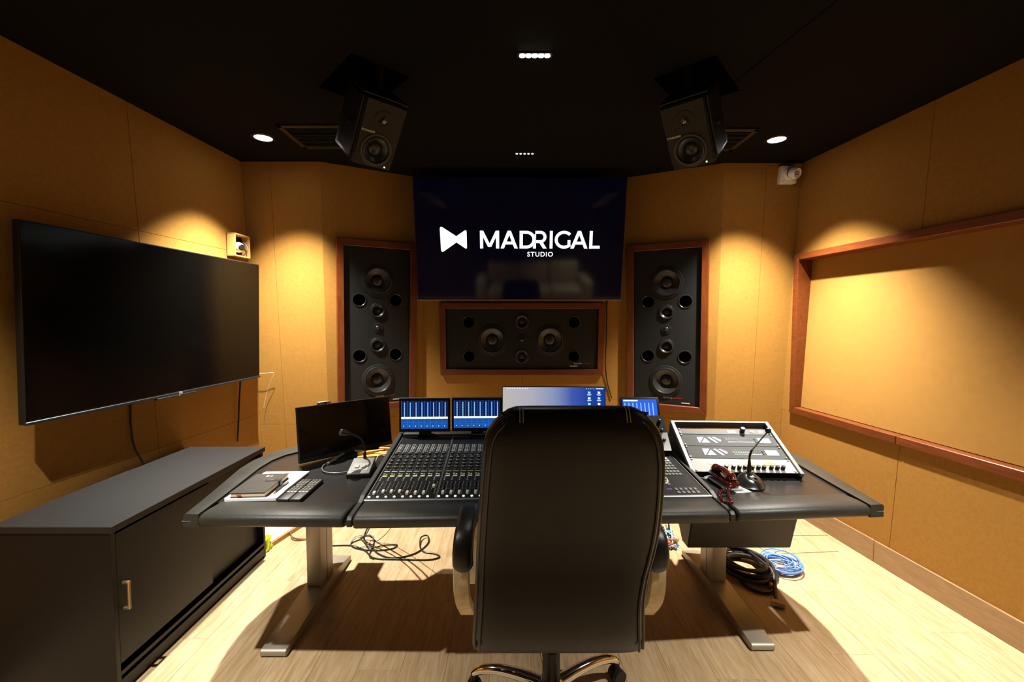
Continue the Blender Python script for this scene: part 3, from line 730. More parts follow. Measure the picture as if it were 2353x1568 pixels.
# ------------------------------------------------------------------ screens standing on the console
NAVY = mat('screen_navy', (.004, .01, .03), .3, emit=(.004, .014, .10), es=.8)
MID = mat('screen_mid_blue', (.01, .05, .15), .3, emit=(.008, .09, .42), es=.9)
LINE = mat('screen_line', (.02, .1, .3), .3, emit=(.03, .20, .72), es=1.1)
DOT = mat('screen_dot', (.3, .6, .8), .3, emit=(.36, .80, 1), es=1.8)
YEL = mat('screen_yellow', (.8, .8, .5), .3, emit=(1, .93, .55), es=1.5)
def meter_display(x, y, z, yaw, pitch, W, H, label, n=8, stand=True):
    t = thing('meter_display', label, 'monitor', (x, y, z), (radians(pitch), 0, radians(yaw)), 'small blue meter displays')
    MB().box(-W / 2, W / 2, 0, .022, -H / 2, H / 2, .002, 1).build('bezel', BLACK, t, smooth=False)
    MB().box(-W / 2, W / 2, 0, .012, H / 2, H / 2 + .003).build('top_edge', SILVER, t, smooth=False)
    b = .013; w2, h2 = W - 2 * b, H - 2 * b - .004
    sc = MB().box(-w2 / 2, w2 / 2, -.001, .001, -h2 / 2 + .004, h2 / 2 + .002).build('screen', NAVY, t, smooth=False)
    z0 = -h2 / 2 + .004; zm = z0 + h2 * .40
    MB().box(-w2 / 2, w2 / 2, -.0014, -.0008, z0, zm).build('lower_band', MID, sc, smooth=False)
    MB().box(-w2 / 2, w2 / 2, -.0020, -.0008, zm - h2 * .05, zm + h2 * .015).build('bright_bar', YEL, sc, smooth=False)
    a, c = MB(), MB()
    for k in range(n):
        xc = -w2 / 2 + w2 * (k + .5) / n
        a.box(xc - w2 / n * .5, xc - w2 / n * .5 + .0012, -.0018, -.0010, z0, h2 / 2)
        a.box(xc + .0034, xc + .0052, -.0018, -.0010, zm + .003, h2 / 2 - .006)
        for q in range(14): c.box(xc - .0010, xc + .0032, -.0024, -.0012, zm + .004 + (h2 * .52) * q / 14, zm + .0062 + (h2 * .52) * q / 14)
        c.box(xc - .004, xc - .0005, -.0024, -.0012, z0 + h2 * .075, z0 + h2 * .105)
    for q in (.10, .16, .22): a.box(-w2 / 2, w2 / 2, -.0018, -.0010, z0 + h2 * q, z0 + h2 * q + .0009)
    a.build('grid_lines', LINE, sc, smooth=False); c.build('meters', DOT, sc, smooth=False, kind='stuff')
    if stand:
        MB().box(-.035, .035, .012, .030, -H / 2 - .022, -H / 2 + .04, .003, 1).build('neck', BLACK, t, smooth=False)
        MB().box(-.045, .045, .002, .06, -H / 2 - .024, -H / 2 - .018, .002, 1).build('foot', BLACK, t, smooth=False)
    return t
meter_display(-.503, 2.505, .943, 1.85, -3, .292, .192, 'small display of blue meters on the console, nearest the black monitor')
meter_display(-.202, 2.515, .945, 1.85, -3, .292, .192, 'small display of blue meters on the console, partly behind the chair')
# touch display at the right
t = thing('touch_display', 'small rounded touch display with a blue screen behind the right of the chair', 'monitor', (.715, 2.428, .990), (radians(-25), 0, radians(-2)))
MB().box(-.110, .110, 0, .02, -.075, .075, .008, 2).build('bezel', BLACK, t)
sc = MB().box(-.094, .094, -.001, .001, -.058, .060).build('screen', mat('screen_touch', (.01, .04, .12), .3, emit=(.03, .12, .75), es=1.0), t, smooth=False)
a = MB()
for k in range(8): a.box(-.085 + k * .022, -.080 + k * .022, -.0016, -.0008, -.045, .040)
a.build('grid_lines', mat('screen_pale', (.1, .3, .6), .3, emit=(.22, .50, 1), es=1.2), sc, smooth=False)
MB().box(-.090, -.010, -.0018, -.0008, .048, .056).build('title_bar', mat('screen_white', (.5, .6, .7), .3, emit=(.6, .8, 1), es=1.1), sc, smooth=False)
MB().box(-.03, .03, .012, .04, -.16, 0, .004, 1).build('neck', BLACK, t, smooth=False)

# big desktop monitor behind the chair
def big_screen_mat():
    m = bpy.data.materials.new('desktop_picture'); m.use_nodes = True; nt = m.node_tree; b = nt.nodes['Principled BSDF']
    b.inputs['Base Color'].default_value = (.02, .02, .03, 1); b.inputs['Roughness'].default_value = .3
    tc = nt.nodes.new('ShaderNodeTexCoord'); sp = nt.nodes.new('ShaderNodeSeparateXYZ'); nt.links.new(tc.outputs['Generated'], sp.inputs[0])
    rp = nt.nodes.new('ShaderNodeValToRGB'); e = rp.color_ramp.elements
    e[0].position = 0; e[0].color = (.52, .48, .45, 1); e[1].position = 1; e[1].color = (.006, .035, .30, 1)
    for p, c in ((.28, (.42, .42, .50)), (.5, (.24, .30, .50)), (.68, (.05, .10, .42)), (.85, (.012, .05, .36))):
        q = e.new(p); q.color = (*c, 1)
    nt.links.new(sp.outputs['X'], rp.inputs[0]); nt.links.new(rp.outputs[0], b.inputs['Emission Color']); b.inputs['Emission Strength'].default_value = 1.0
    return m
t = thing('desktop_monitor', 'large monitor behind the chair showing a pale grey to blue desktop with icons', 'monitor', (.268, 2.78, .872), (radians(-7), 0, radians(-1.0)))
W, H = .662, .385
MB().box(-W / 2, W / 2, 0, .025, -H / 2, H / 2, .003, 1).build('bezel', BLACK, t, smooth=False)
sc = MB().box(-W / 2 + .004, W / 2 - .006, -.001, .002, -H / 2 + .02, H / 2 - .005).build('screen', big_screen_mat(), t, smooth=False)
WH = mat('icon_white', (.6, .7, .8), .4, emit=(.75, .9, 1), es=1.2); CYN = mat('icon_cyan', (.2, .5, .7), .4, emit=(.25, .72, 1), es=1.2)
for r in range(5):
    for c in range(2):
        x, z = W / 2 - .105 + c * .062, H / 2 - .040 - r * .036
        q = MB(); q.box(x - .008, x + .008, -.0022, -.0008, z - .006, z + .007); q.box(x - .008, x - .001, -.0022, -.0008, z + .007, z + .009); q.build('desktop_icon', CYN if (r + c) % 2 == 0 else WH, sc, smooth=False)
        q = MB(); q.box(x - .014, x + .014, -.0022, -.0008, z - .0125, z - .0105); q.box(x - .010, x + .010, -.0022, -.0008, z - .0165, z - .0145); q.build('icon_name', WH, sc, smooth=False)
q = MB()
for k in range(5): q.box(W / 2 - .125 + k * .012, W / 2 - .121 + k * .012, -.0022, -.0008, H / 2 - .016, H / 2 - .012)
q.box(W / 2 - .062, W / 2 - .014, -.0022, -.0008, H / 2 - .016, H / 2 - .012)
for k in range(9): q.box(-W / 2 + .03 + k * .016, -W / 2 + .038 + k * .016, -.0022, -.0008, H / 2 - .016, H / 2 - .0125)
q.build('menu_bar', WH, sc, smooth=False)
MB().box(-.03, .03, .025, .05, -H / 2 - .04, .02, .004, 1).build('neck', BLACK, t, smooth=False)
MB().box(-.12, .12, -.06, .12, -H / 2 - .05, -H / 2 - .038, .004, 1).build('foot', BLACK, t, smooth=False)

# black monitor on the left wing
t = thing('desk_monitor', 'black switched-off monitor turned sideways on the left desk wing', 'monitor', (-.924, 2.452, .887), (radians(-8), radians(1.5), radians(49)))
W, H = .553, .290
MB().box(-W / 2, W / 2, 0, .018, -H / 2, H / 2, .002, 1).build('bezel', BLACK, t, smooth=False)
MB().box(-W / 2 + .004, W / 2 - .004, -.001, .002, -H / 2 + .022, H / 2 - .004).build('screen', SCRMATT, t, smooth=False)
MB().box(-W / 2, W / 2, -.004, .003, -H / 2, -H / 2 + .020, .001, 1).build('chin', BLACK, t, smooth=False)
MB().box(-.10, .10, .017, .05, -.09, .06, .012, 2).build('rear_housing', BLACK, t)
Mi = Euler((radians(-8), radians(1.5), radians(49))).to_matrix().to_4x4()
def local(p): return Mi.inverted() @ (Vector(p) - Vector((-.924, 2.452, .887)))
MB().tube([local((-.94, 2.485, .80)), local((-.93, 2.47, .752))], .012, 10).build('neck', SILVER, t)
for a, b_ in (((-.955, 2.235, .748), (-.93, 2.47, .748)), ((-.70, 2.42, .748), (-.93, 2.47, .748)), ((-.93, 2.47, .748), (-1.02, 2.60, .748))):
    MB().tube([local(a), local(b_)], .008, 8).build('foot', SILVER, t)
# webcam lying on top of the monitor edge
t2 = thing('webcam', 'small silver webcam clipped on top of the black desk monitor', 'webcam', (-1.018, 2.370, 1.030), (radians(-6), radians(1.5), radians(49)))
MB().box(-.032, .032, -.005, .03, 0, .018, .004, 2).build('body', SILVER, t2)
MB().cyl((0, -.007, .009), (0, -.004, .009), .006, 14).build('lens', BLACK, t2)

# ------------------------------------------------------------------ equipment rack on the right wing
RA = radians(-63.8); RY = radians(-3.0)
RAIL = mat('rack_rail', (.20, .20, .19), .5, metal=.3)
rk = thing('equipment_rack', 'sloping black rack frame with silver edges sunk into the right desk wing', 'equipment rack', (1.118, 2.205, .846), (RA, 0, RY))
RW, RH = .483, .352
for s in (-1, 1):
    MB().box(s * (RW / 2 - .001) if s > 0 else s * (RW / 2 + .018), s * (RW / 2 + .018) if s > 0 else s * (RW / 2 - .001), -.012, .006, -RH / 2 - .012, RH / 2 + .014, .002, 1).build('edge_rail', RAIL, rk, smooth=False)
    MB().box(s * RW / 2 + (.001 if s > 0 else -.017), s * RW / 2 + (.017 if s > 0 else -.001), .006, .165, -RH / 2 - .01, RH / 2 + .012, .002, 1).build('side_panel', TRIM, rk, smooth=False)
MB().box(-RW / 2 - .018, RW / 2 + .018, -.012, .03, RH / 2 + .002, RH / 2 + .016, .002, 1).build('top_rail', RAIL, rk, smooth=False)
MB().box(-RW / 2, RW / 2, .14, .15, -RH / 2, RH / 2).build('back_panel', MBLACK, rk, smooth=False)
SCREW = MB().lathe([(.0048, 0), (.0048, .003), (.0030, .0045), (.0005, .0045)], 12, Matrix.Rotation(pi / 2, 4, 'X'), cap=False).mesh('rack_screw', DSILVER)
def unit(label, z0, z1, m):
    R = Euler((RA, 0, RY)).to_matrix(); c = Vector((1.118, 2.205, .846)) + R @ Vector((0, 0, (z0 + z1) / 2))
    u = thing('rack_unit', label, 'audio unit', c, (RA, 0, RY), 'units in the sloping rack'); h = (z1 - z0) / 2 - .0008
    MB().box(-RW / 2 + .001, RW / 2 - .001, -.003, .001, -h, h, .0008, 1).build('faceplate', m, u, smooth=False)
    MB().box(-RW / 2 + .02, RW / 2 - .02, .001, .13, -h + .002, h - .002).build('chassis', MBLACK, u, smooth=False)
    for sx in (-1, 1):
        for sz in (-1, 1): link('rack_screw', SCREW, u, (sx * (RW / 2 - .012), -.003, sz * (h - .008)))
    return u, h
LTS = mat('unit_silver', (.16, .158, .155), .6, spec=.15); GRS = mat('unit_grey', (.085, .084, .083), .62, spec=.12); IVO = mat('unit_ivory', (.36, .35, .32), .5, spec=.2)
zt_ = RH / 2 - .040
u, h = unit('slim silver rack unit with one black knob and a green light', zt_ - .044, zt_, LTS)
MB().lathe([(.0125, 0), (.012, .024), (.0105, .026), (.0005, .026)], 20, Matrix.Translation((.095, -.003, 0)) @ Matrix.Rotation(pi / 2, 4, 'X'), cap=False).build('knob', BLACK, u)
MB().box(.020, .060, -.0045, -.002, -.011, .009).build('display', mat('unit_display', (.1, .2, .5), .3, emit=(.20, .42, 1), es=1.2), u, smooth=False)
MB().lathe([(.009, 0), (.008, .003), (.0005, .004)], 16, Matrix.Translation((.190, -.003, 0)) @ Matrix.Rotation(pi / 2, 4, 'X'), cap=False).build('green_light', mat('led_pale_green', (.3, .8, .5), .3, emit=(.35, 1, .6), es=3), u)
MB().lathe([(.009, 0), (.008, .003), (.0005, .004)], 16, Matrix.Translation((.145, -.003, 0)) @ Matrix.Rotation(pi / 2, 4, 'X'), cap=False).build('button', WHITE, u)
VIO = mat('logo_violet', (.10, .10, .32), .4, emit=(.25, .28, 1), es=.55); DVIO = mat('logo_dark_violet', (.05, .05, .18), .4); CYD = mat('unit_cyan_display', (.2, .5, .7), .3, emit=(.32, .72, .95), es=1.1)
def avid(u, h, lit):
    lg = MB()
    def tri(pts, y=-.0045): lg.prism(pts, y, -.0025, 'y')
    x = -.155; k = 1.35
    tri([(x, -.016 * k), (x + .004, -.016 * k), (x + .026 * k, .016 * k), (x, .016 * k)])
    tri([(x + .012, -.016 * k), (x + .042 * k, -.016 * k), (x + .030 * k, .012 * k)])
    tri([(x + .040 * k, .016 * k), (x + .050 * k, .016 * k), (x + .072 * k, -.016 * k), (x + .062 * k, -.016 * k)])
    tri([(x + .058 * k, .016 * k), (x + .066 * k, .016 * k), (x + .088 * k, 0), (x + .080 * k, -.010 * k)])
    lg.build('maker_logo', VIO, u, smooth=False)
    a, b = MB(), MB()
    for r in range(3):
        for q in range(16):
            xx = -.012 + q * .0085 + (r == 2) * .006
            tgt = b if (r == 2 or (lit and r == 1 and q < 11)) else a
            tgt.box(xx, xx + .0042, -.0042, -.0025, .014 - r * .014, .0175 - r * .014)
    a.build('indicator_row', BLACK, u, smooth=False, kind='stuff'); b.build('lit_indicator_row', mat('led_dots', (.6, .8, .6), .4, emit=(.8, 1, .75), es=1.3), u, smooth=False, kind='stuff')
    f = MB().box(.146, .212, -.0042, -.002, -.021, .021, .001, 1).build('display_frame', BLACK, u, smooth=False)
    MB().box(.148, .207, -.0050, -.003, -.020, .016).build('display', CYD, f, smooth=False)
    for r in range(3): MB().box(.131, .137, -.006, -.002, -.012 + r * .011, -.008 + r * .011).build('button', BLACK, u, smooth=False)
zt_ -= .0455
u, h = unit('upper of two grey rack units with glowing violet logo and pale blue display', zt_ - .088, zt_, GRS); avid(u, h, False)
zt_ -= .0885
u, h = unit('lower of two grey rack units with glowing violet logo and pale blue display', zt_ - .088, zt_, GRS); avid(u, h, True)
zt_ -= .0885
u, h = unit('ivory rack unit with four amber needle meters and black knobs', -RH / 2, zt_, IVO)
AMB = mat('meter_amber', (.75, .5, .08), .4, emit=(1, .62, .05), es=.8)
KN = MB().lathe([(.0095, 0), (.0090, .018), (.0075, .020), (.0005, .020)], 18, Matrix.Rotation(pi / 2, 4, 'X'), cap=False).mesh('knob', BLACK)
for q in range(4):
    xx = -.130 + q * .088
    pts = [(xx - .026, .004), (xx + .026, .004)] + [(xx + .030 * cos(a), .010 + .020 * sin(a)) for a in [radians(20 + 20 * k) for k in range(8)]]
    mt = MB().prism(pts, -.0048, -.002, 'y').build('needle_meter', AMB, u, smooth=False)
    MB().box(xx - .0006, xx + .0006, -.0056, -.0046, .006, .026).build('needle', BLACK, mt, smooth=False)
    for o_ in (-.022, .006, .032): link('knob', KN, u, (xx + o_ + .012, -.003, -.020))
pm_ = MB()
for q in range(22): pm_.box(-.19 + q * .018, -.184 + q * .018, -.0036, -.0025, -.004 + .003 * (q % 3), -.002 + .003 * (q % 3))
pm_.build('panel_markings', BLACK, u, smooth=False, kind='stuff')
# housing of the rack below the desk
hs = thing('rack_housing', 'dark tapering rack housing hanging below the right desk wing', 'rack housing', (1.20, 2.35, .33))
MB().prism([(-.190, .375), (-.075, -.05), (.0, -.05), (.34, .375)], -.268, .282, 'x', .006, 1).build('shell', mat('housing_black', (.028, .024, .020), .5), hs, smooth=False)

# ------------------------------------------------------------------ chair
ch = thing('office_chair', 'high-backed black leather office chair seen from behind at the console', 'chair', (.150, 1.62, 0))
CX, CY = .150, 1.62
# outline of the backrest: height z, left x, right x (world), centre line y
OUTL = [(.505, -.116, .392, 1.262), (.52, -.120, .398, 1.258), (.56, -.119, .397, 1.252), (.62, -.115, .394, 1.248), (.68, -.112, .397, 1.252), (.74, -.110, .410, 1.262), (.80, -.108, .428, 1.268), (.88, -.103, .441, 1.262),
        (.98, -.096, .444, 1.246), (1.08, -.088, .440, 1.228), (1.14, -.082, .432, 1.220), (1.18, -.072, .420, 1.216), (1.208, -.052, .402, 1.214), (1.228, -.030, .380, 1.212), (1.241, -.012, .362, 1.212), (1.248, .008, .342, 1.212)]
def ring_at(z, xl, xr, yc, hd, n=36, e=.32):
    c, a = (xl + xr) / 2, (xr - xl) / 2; out = []
    for k in range(n):
        th = 2 * pi * k / n; sx, sy = cos(th), sin(th)
        out.append((c + a * math.copysign(abs(sx) ** e, sx) - CX, yc + hd * math.copysign(abs(sy) ** .55, sy) - CY, z))
    return out
rings = []
for (z, xl, xr, yc) in OUTL:
    hd = .050 if z < 1.15 else .050 * sqrt(max(.05, 1 - ((z - 1.15) / .105) ** 2))
    if z < .53: hd = .035
    rings.append(ring_at(z, xl, xr, yc + .03, hd))
b = MB(); b.loft(rings); b.build('backrest', LEATHER, ch, angle=60)
# piping: two parallel welts round the rear face
for ins, rr, m_ in ((.010, .0045, LEATHER), (.024, .0038, LEATHER)):
    L_, R_ = [], []
    for (z, xl, xr, yc) in OUTL[1:-1]:
        zz = z - ins * .6 * max(0, (z - 1.1) / .15)
        hd = .050 if z < 1.15 else .050 * sqrt(max(.05, 1 - ((z - 1.15) / .105) ** 2))
        L_.append((xl + ins - CX, yc + .03 - hd * (.62 if ins < .015 else .86) - CY, zz)); R_.append((xr - ins - CX, yc + .03 - hd * (.62 if ins < .015 else .86) - CY, zz))
    MB().tube(L_ + R_[::-1], rr, 8, smooth=3).build('piping', RUBBER, ch)
# stitched seams across the top roll
for xs in (.022, .031, .319, .328):
    MB().tube([(xs - CX, 1.242 - hd_ - .001 - CY, z_) for z_, hd_ in ((1.212, .0404), (1.224, .0355), (1.236, .0285), (1.246, .0205))] + [(xs - CX, 1.242 - CY, 1.2490), (xs - CX, 1.262 - CY, 1.246)], .0014, 6, smooth=3).build('top_stitching', STITCH, ch)
# seat
b = MB(); rings = []
for k, (z, g) in enumerate(((.44, .93), (.452, .985), (.48, 1), (.51, .985), (.53, .93), (.537, .80))):
    ring = []
    for q in range(40):
        th = 2 * pi * q / 40; sx, sy = cos(th), sin(th)
        ring.append((.265 * g * math.copysign(abs(sx) ** .5, sx), .05 + .26 * g * math.copysign(abs(sy) ** .5, sy), z))
    rings.append(ring)
b.loft(rings); b.build('seat', LEATHER, ch, angle=60)
# arms: worn frame and black pad
for s in (-1, 1):
    ax = s * .305 if s < 0 else .322
    rings = []
    path = [(-.19, .70), (-.195, .79), (-.16, .845), (-.08, .868), (.04, .866), (.14, .850)]
    fr_ = catmull([Vector((ax, -.12, .47)), Vector((ax + s * .012, -.175, .55)), Vector((ax + s * .014, -.195, .64)), Vector((ax + s * .010, -.185, .71)), Vector((ax, -.13, .755)), Vector((ax, -.03, .745)), Vector((ax, .0, .66)), Vector((ax, .0, .50))], 6)
    b = MB(); rr_ = []
    for i_, p in enumerate(fr_):
        t_ = (fr_[min(i_ + 1, len(fr_) - 1)] - fr_[max(i_ - 1, 0)]).normalized(); nn_ = Vector((0, -t_.z, t_.y))
        rr_.append([tuple(p + Vector((dx, 0, 0)) + nn_ * dn) for dx, dn in ((-.024, -.014), (.024, -.014), (.028, 0), (.024, .014), (-.024, .014), (-.028, 0))])
    b.loft(rr_); arm = b.build('arm_frame', PEEL, ch, angle=60)
    pp = catmull([Vector((ax + s * .004, -.218, .675)), Vector((ax + s * .006, -.224, .725)), Vector((ax + s * .004, -.205, .772)), Vector((ax, -.15, .797)), Vector((ax, -.08, .802)), Vector((ax, -.015, .794))], 6)
    b = MB(); rr_ = []; N = len(pp)
    for i_, p in enumerate(pp):
        t_ = (pp[min(i_ + 1, N - 1)] - pp[max(i_ - 1, 0)]).normalized(); nn_ = Vector((0, -t_.z, t_.y)); f = min(1, .55 + .9 * min(i_, N - 1 - i_) / 6)
        rr_.append([tuple(p + Vector((.034 * f * math.copysign(abs(cos(th)) ** .6, cos(th)), 0, 0)) + nn_ * (.022 * f * math.copysign(abs(sin(th)) ** .7, sin(th)))) for th in [2 * pi * q / 16 for q in range(16)]])
    b.loft(rr_); b.build('arm_pad', LEATHER, ch, angle=70)
    MB().tube([p + Vector((s * .030, 0, 0)) for p in pp], .0016, 6).build('arm_stitching', STITCH, arm)
MB().box(-.10, .10, -.10, .14, .405, .442, .006, 1).build('tilt_mechanism', BLACK, ch, smooth=False)
MB().cyl((0, 0, .11), (0, 0, .24), .034, 24).build('column_sleeve', BLACK, ch); MB().cyl((0, 0, .23), (0, 0, .41), .022, 20).build('gas_lift', BLACK, ch)
MB().lathe([(.030, .065), (.045, .075), (.045, .112), (.036, .122)], 28).build('hub', CHROME, ch)
for k in range(5):
    a = radians(24 + 72 * k); d = Vector((cos(a), sin(a), 0))
    pts = [d * .035 + Vector((0, 0, .094)), d * .12 + Vector((0, 0, .112)), d * .21 + Vector((0, 0, .118)), d * .275 + Vector((0, 0, .106)), d * .31 + Vector((0, 0, .084))]
    leg = MB().tube(pts, [.024, .022, .019, .017, .013], 14, smooth=4).build('base_leg', CHROME, ch)
    e_ = d * .312; side = Vector((-d.y, d.x, 0))
    MB().cyl(e_ + Vector((0, 0, .05)), e_ + Vector((0, 0, .085)), .010, 10).build('caster_stem', BLACK, leg)
    for q in (-1, 1):
        MB().cyl(e_ + side * (q * .006) + Vector((0, 0, .028)), e_ + side * (q * .026) + Vector((0, 0, .028)), .028, 20).build('caster_wheel', BLACK, leg)

# ------------------------------------------------------------------ things on the left wing
def flat(M_): return M_
t = thing('paper_stack', 'stack of white printed sheets on the left desk wing under the notebook', 'paper', (-1.094, 1.948, ZD - .002), (0, 0, radians(2.5)))
MB().box(-.105, .105, -.160, .160, 0, .012, .0015, 1).build('sheets', PAPER, t, smooth=False)
MB().box(-.104, .106, -.158, .163, .0122, .0130).build('top_sheet', PAPER, t, (0, 0, 0), (0, 0, radians(-1.5)), smooth=False)
q = MB()
for k in range(4): q.box(.045, .085, .08 - k * .012, .082 - k * .012, .0131, .0134)
q.build('print_lines', mat('pale_ink', (.62, .62, .64), .8), t, smooth=False)
nz = ZD + .0118
t = thing('notebook', 'black leather notebook with a strap clasp lying on the white papers', 'notebook', (-1.108, 1.906, nz), (0, 0, radians(4)))
NB = mat('notebook_cover', (.028, .025, .020), .42, bump=(300, .3), vary=(18, .3))
MB().box(-.072, .072, -.112, .112, 0, .003, .001, 1).build('back_cover', NB, t, smooth=False)
MB().box(-.070, .068, -.109, .109, .003, .019, .001, 1).build('pages', CREAM, t, smooth=False)
MB().box(-.073, .072, -.112, .112, .019, .0225, .001, 1).build('front_cover', NB, t, smooth=False)
MB().box(.010, .076, .012, .034, .0225, .0250, .001, 1).build('strap', BLACK, t, smooth=False)
MB().box(.072, .076, .012, .034, .002, .0225, .001, 1).build('strap_fold', BLACK, t, smooth=False)
MB().box(.016, .046, .018, .028, .0250, .0256).build('clasp_plate', BRASS, t, smooth=False)
q = MB(); q.poly([(-.012, .066, .0230), (.006, .077, .0230), (-.012, .088, .0230)]); q.poly([(.014, .070, .0230), (.001, .077, .0230), (.014, .085, .0230)]); q.build('bow_emblem', WHITE, t, smooth=False)
MB().prism([(-.045, -.1125), (-.030, -.1125), (-.024, -.116), (-.038, -.116)], .008, .014, 'z').build('ribbon', mat('orange_ribbon', (.6, .12, .02), .6), t, smooth=False)
t = thing('pen', 'dark pen with a copper tip lying on the white papers', 'pen', (-1.014, 1.825, ZD + .0155), (0, 0, radians(2)))
MB().cyl((0, .022, 0), (0, .140, 0), .0042, 12).build('barrel', mat('pen_grey', (.05, .05, .045), .3), t)
MB().cyl((0, 0, 0), (0, .022, 0), .0012, 12, .0042).build('tip', mat('copper', (.75, .38, .15), .3, metal=.9), t)
MB().box(.003, .0045, .10, .14, .002, .004).build('clip', DSILVER, t, smooth=False)
def remote(x, label, wid):
    t = thing('remote_control', label, 'remote control', (x, 1.886, ZD - .002), (0, 0, radians(.5)), 'remote controls beside the papers')
    MB().box(-wid / 2, wid / 2, -.115, .115, 0, .017, .003, 2).build('body', mat('remote_black', (.016, .014, .012), .45), t)
    gk, wk, ck = mat('remote_key', (.16, .15, .11), .5), mat('remote_key_white', (.80, .80, .78), .5), mat('remote_key_colour', (.15, .16, .22), .5)
    for r in range(9):
        for c in range(3):
            if r in (4,): continue
            MB().box(-.0055, .0055, -.0042, .0042, 0, .0022, .0008, 1).build('key', wk if r == 0 else (ck if r in (5,) else gk), t, (-.0145 + c * .0145, -.036 + r * .0165, .017), smooth=False)
    MB().lathe([(.016, .0), (.0155, .002), (.006, .0018), (.0055, .003), (.0005, .003)], 20, Matrix.Translation((0, .032, .017)), cap=False).build('direction_pad', mat('remote_pad', (.08, .08, .09), .35), t)
remote(-.944, 'black remote control next to the white papers', .046)
remote(-.895, 'black remote control, the right one of the pair on the desk wing', .046)
# paging microphone, left
t = thing('desk_microphone', 'gooseneck microphone with a grey wedge base in front of the black monitor', 'microphone', (-.742, 2.135, ZD - .002), (0, 0, radians(6)))
MB().box(-.056, .056, -.080, .080, 0, .020, .006, 2).build('base', BLACK, t)
MB().prism([(-.079, .018), (-.074, .024), (.060, .052), (.076, .050), (.079, .018)], -.052, .052, 'x', .007, 2).build('top_shell', mat('mic_grey', (.17, .165, .145), .5), t)
TL = atan2(.028, .134)
Mtop = Matrix.Translation((0, -.020, .0355)) @ Matrix.Rotation(TL, 4, 'X')
MB().box(-.038, .038, -.038, .034, 0, .0012, .0005, 1, M=Mtop).build('button_plate', mat('mic_plate', (.26, .255, .23), .5), t, smooth=False)
for bx in (-.016, .016): MB().box(bx - .010, bx + .010, -.014, .010, .0012, .0050, .001, 1, M=Mtop).build('button', mat('mic_button', (.35, .34, .30), .4), t, smooth=False)
nk = [(.002, .062, .046), (.002, .062, .100), (-.010, .050, .150), (-.040, .034, .178), (-.066, .022, .190)]
MB().cyl((.002, .062, .046), (.002, .062, .082), .009, 14, .007).build('neck_socket', BLACK, t)
MB().tube(nk, .0042, 10, smooth=6).build('gooseneck', BLACK, t)
MB().tube([(-.062, .024, .188), (-.078, .012, .196), (-.096, -.002, .204)], [.007, .014, .0165], 18).build('microphone_head', RUBBER, t)
MB().lathe([(.0165, 0), (.015, .002), (.0005, .003)], 18, Matrix.Translation((-.096, -.002, .204)) @ Vector((-.018, -.014, .008)).to_track_quat('Z', 'Y').to_matrix().to_4x4(), cap=False).build('grille', mat('mic_grille', (.06, .06, .055), .5, metal=.5), t)
cab = thing('microphone_cable', 'thin grey cable curling from the wedge microphone under the black monitor', 'cable')
MB().tube([(-.800, 2.125, .748), (-.86, 2.10, .748), (-.93, 2.13, .748), (-.965, 2.22, .748), (-.93, 2.30, .75)], .0035, 8, smooth=6).build('wire', mat('grey_cable', (.10, .10, .10), .35), cab)
cab = thing('white_cable', 'short white cable arching behind the wedge microphone', 'cable')
MB().tube([(-.700, 2.215, .760), (-.690, 2.235, .790), (-.672, 2.255, .785), (-.662, 2.27, .748)], .003, 8, smooth=6).build('wire', WHITEC, cab)
for (x, y, z, w_, d_, a, lb) in ((-.775, 2.415, ZD - .002, .16, .09, 14, 'flat tan cardboard sheet lying between the black monitor and the console'), (-.705, 2.445, ZD + .004, .10, .10, -20, 'small folded tan cardboard scrap beside the console')):
    t = thing('cardboard', lb, 'cardboard', (x, y, z), (0, 0, radians(a)), 'cardboard scraps behind the microphone')
    MB().box(-w_ / 2, w_ / 2, -d_ / 2, d_ / 2, 0, .006, .001, 1).build('sheet', TANCARD, t, smooth=False)
    MB().box(-w_ / 2, w_ / 2 - .02, 0, .02, .006, .022, .001, 1, M=Matrix.Rotation(radians(12), 4, 'Z')).build('fold', TANCARD, t, smooth=False)

# ------------------------------------------------------------------ things on the right wing
ZW = ZD - .002
t = thing('desk_microphone', 'gooseneck microphone with a round black base on the right desk wing', 'microphone', (1.092, 1.985, ZW), (0, 0, radians(-12)))
rings = []
for g, z in ((1, 0), (1.02, .008), (.97, .020), (.82, .034), (.58, .044), (.28, .049), (.05, .050)):
    rings.append([(.058 * g * cos(a), (.092 if sin(a) < 0 else .062) * g * sin(a), z - (.012 * (1 - sin(a)) / 2 if z > .01 else 0)) for a in [2 * pi * k / 32 for k in range(32)]])
MB().loft(rings).build('base', mat('mic_black_gloss', (.012, .012, .011), .2), t, angle=70)
MB().cyl((.006, .030, .040), (.006, .030, .050), .017, 20).build('collar', BRASS, t)
MB().cyl((.006, .030, .046), (.006, .030, .100), .0105, 16, .0065).build('neck_socket', BLACK, t)
MB().tube([(.006, .030, .098), (.008, .030, .125), (.016, .030, .150)], .005, 10, smooth=5).build('gooseneck', BLACK, t)
MB().tube([(.016, .030, .148), (.050, .034, .195), (.078, .037, .232)], .0036, 10).build('stem', DSILVER, t)
MB().lathe([(.0005, -.014), (.008, -.011), (.0125, -.004), (.0130, .004), (.009, .011), (.0005, .014)], 18, Matrix.Translation((.084, .038, .242)), cap=False).build('microphone_head', BLACK, t)
MB().cyl((.016, -.030, .036), (.016, -.030, .041), .006, 14).build('button', BLACK, t)
t = thing('telephone', 'small dark red glossy telephone in a clear tray on the right desk wing', 'telephone', (.962, 1.968, ZW), (0, 0, radians(8)))
MB().prism([(-.040, -.085), (.040, -.085), (.034, .085), (-.034, .085)], .008, .016, 'z', .003, 1).build('clear_tray', CLEAR, t, smooth=False)
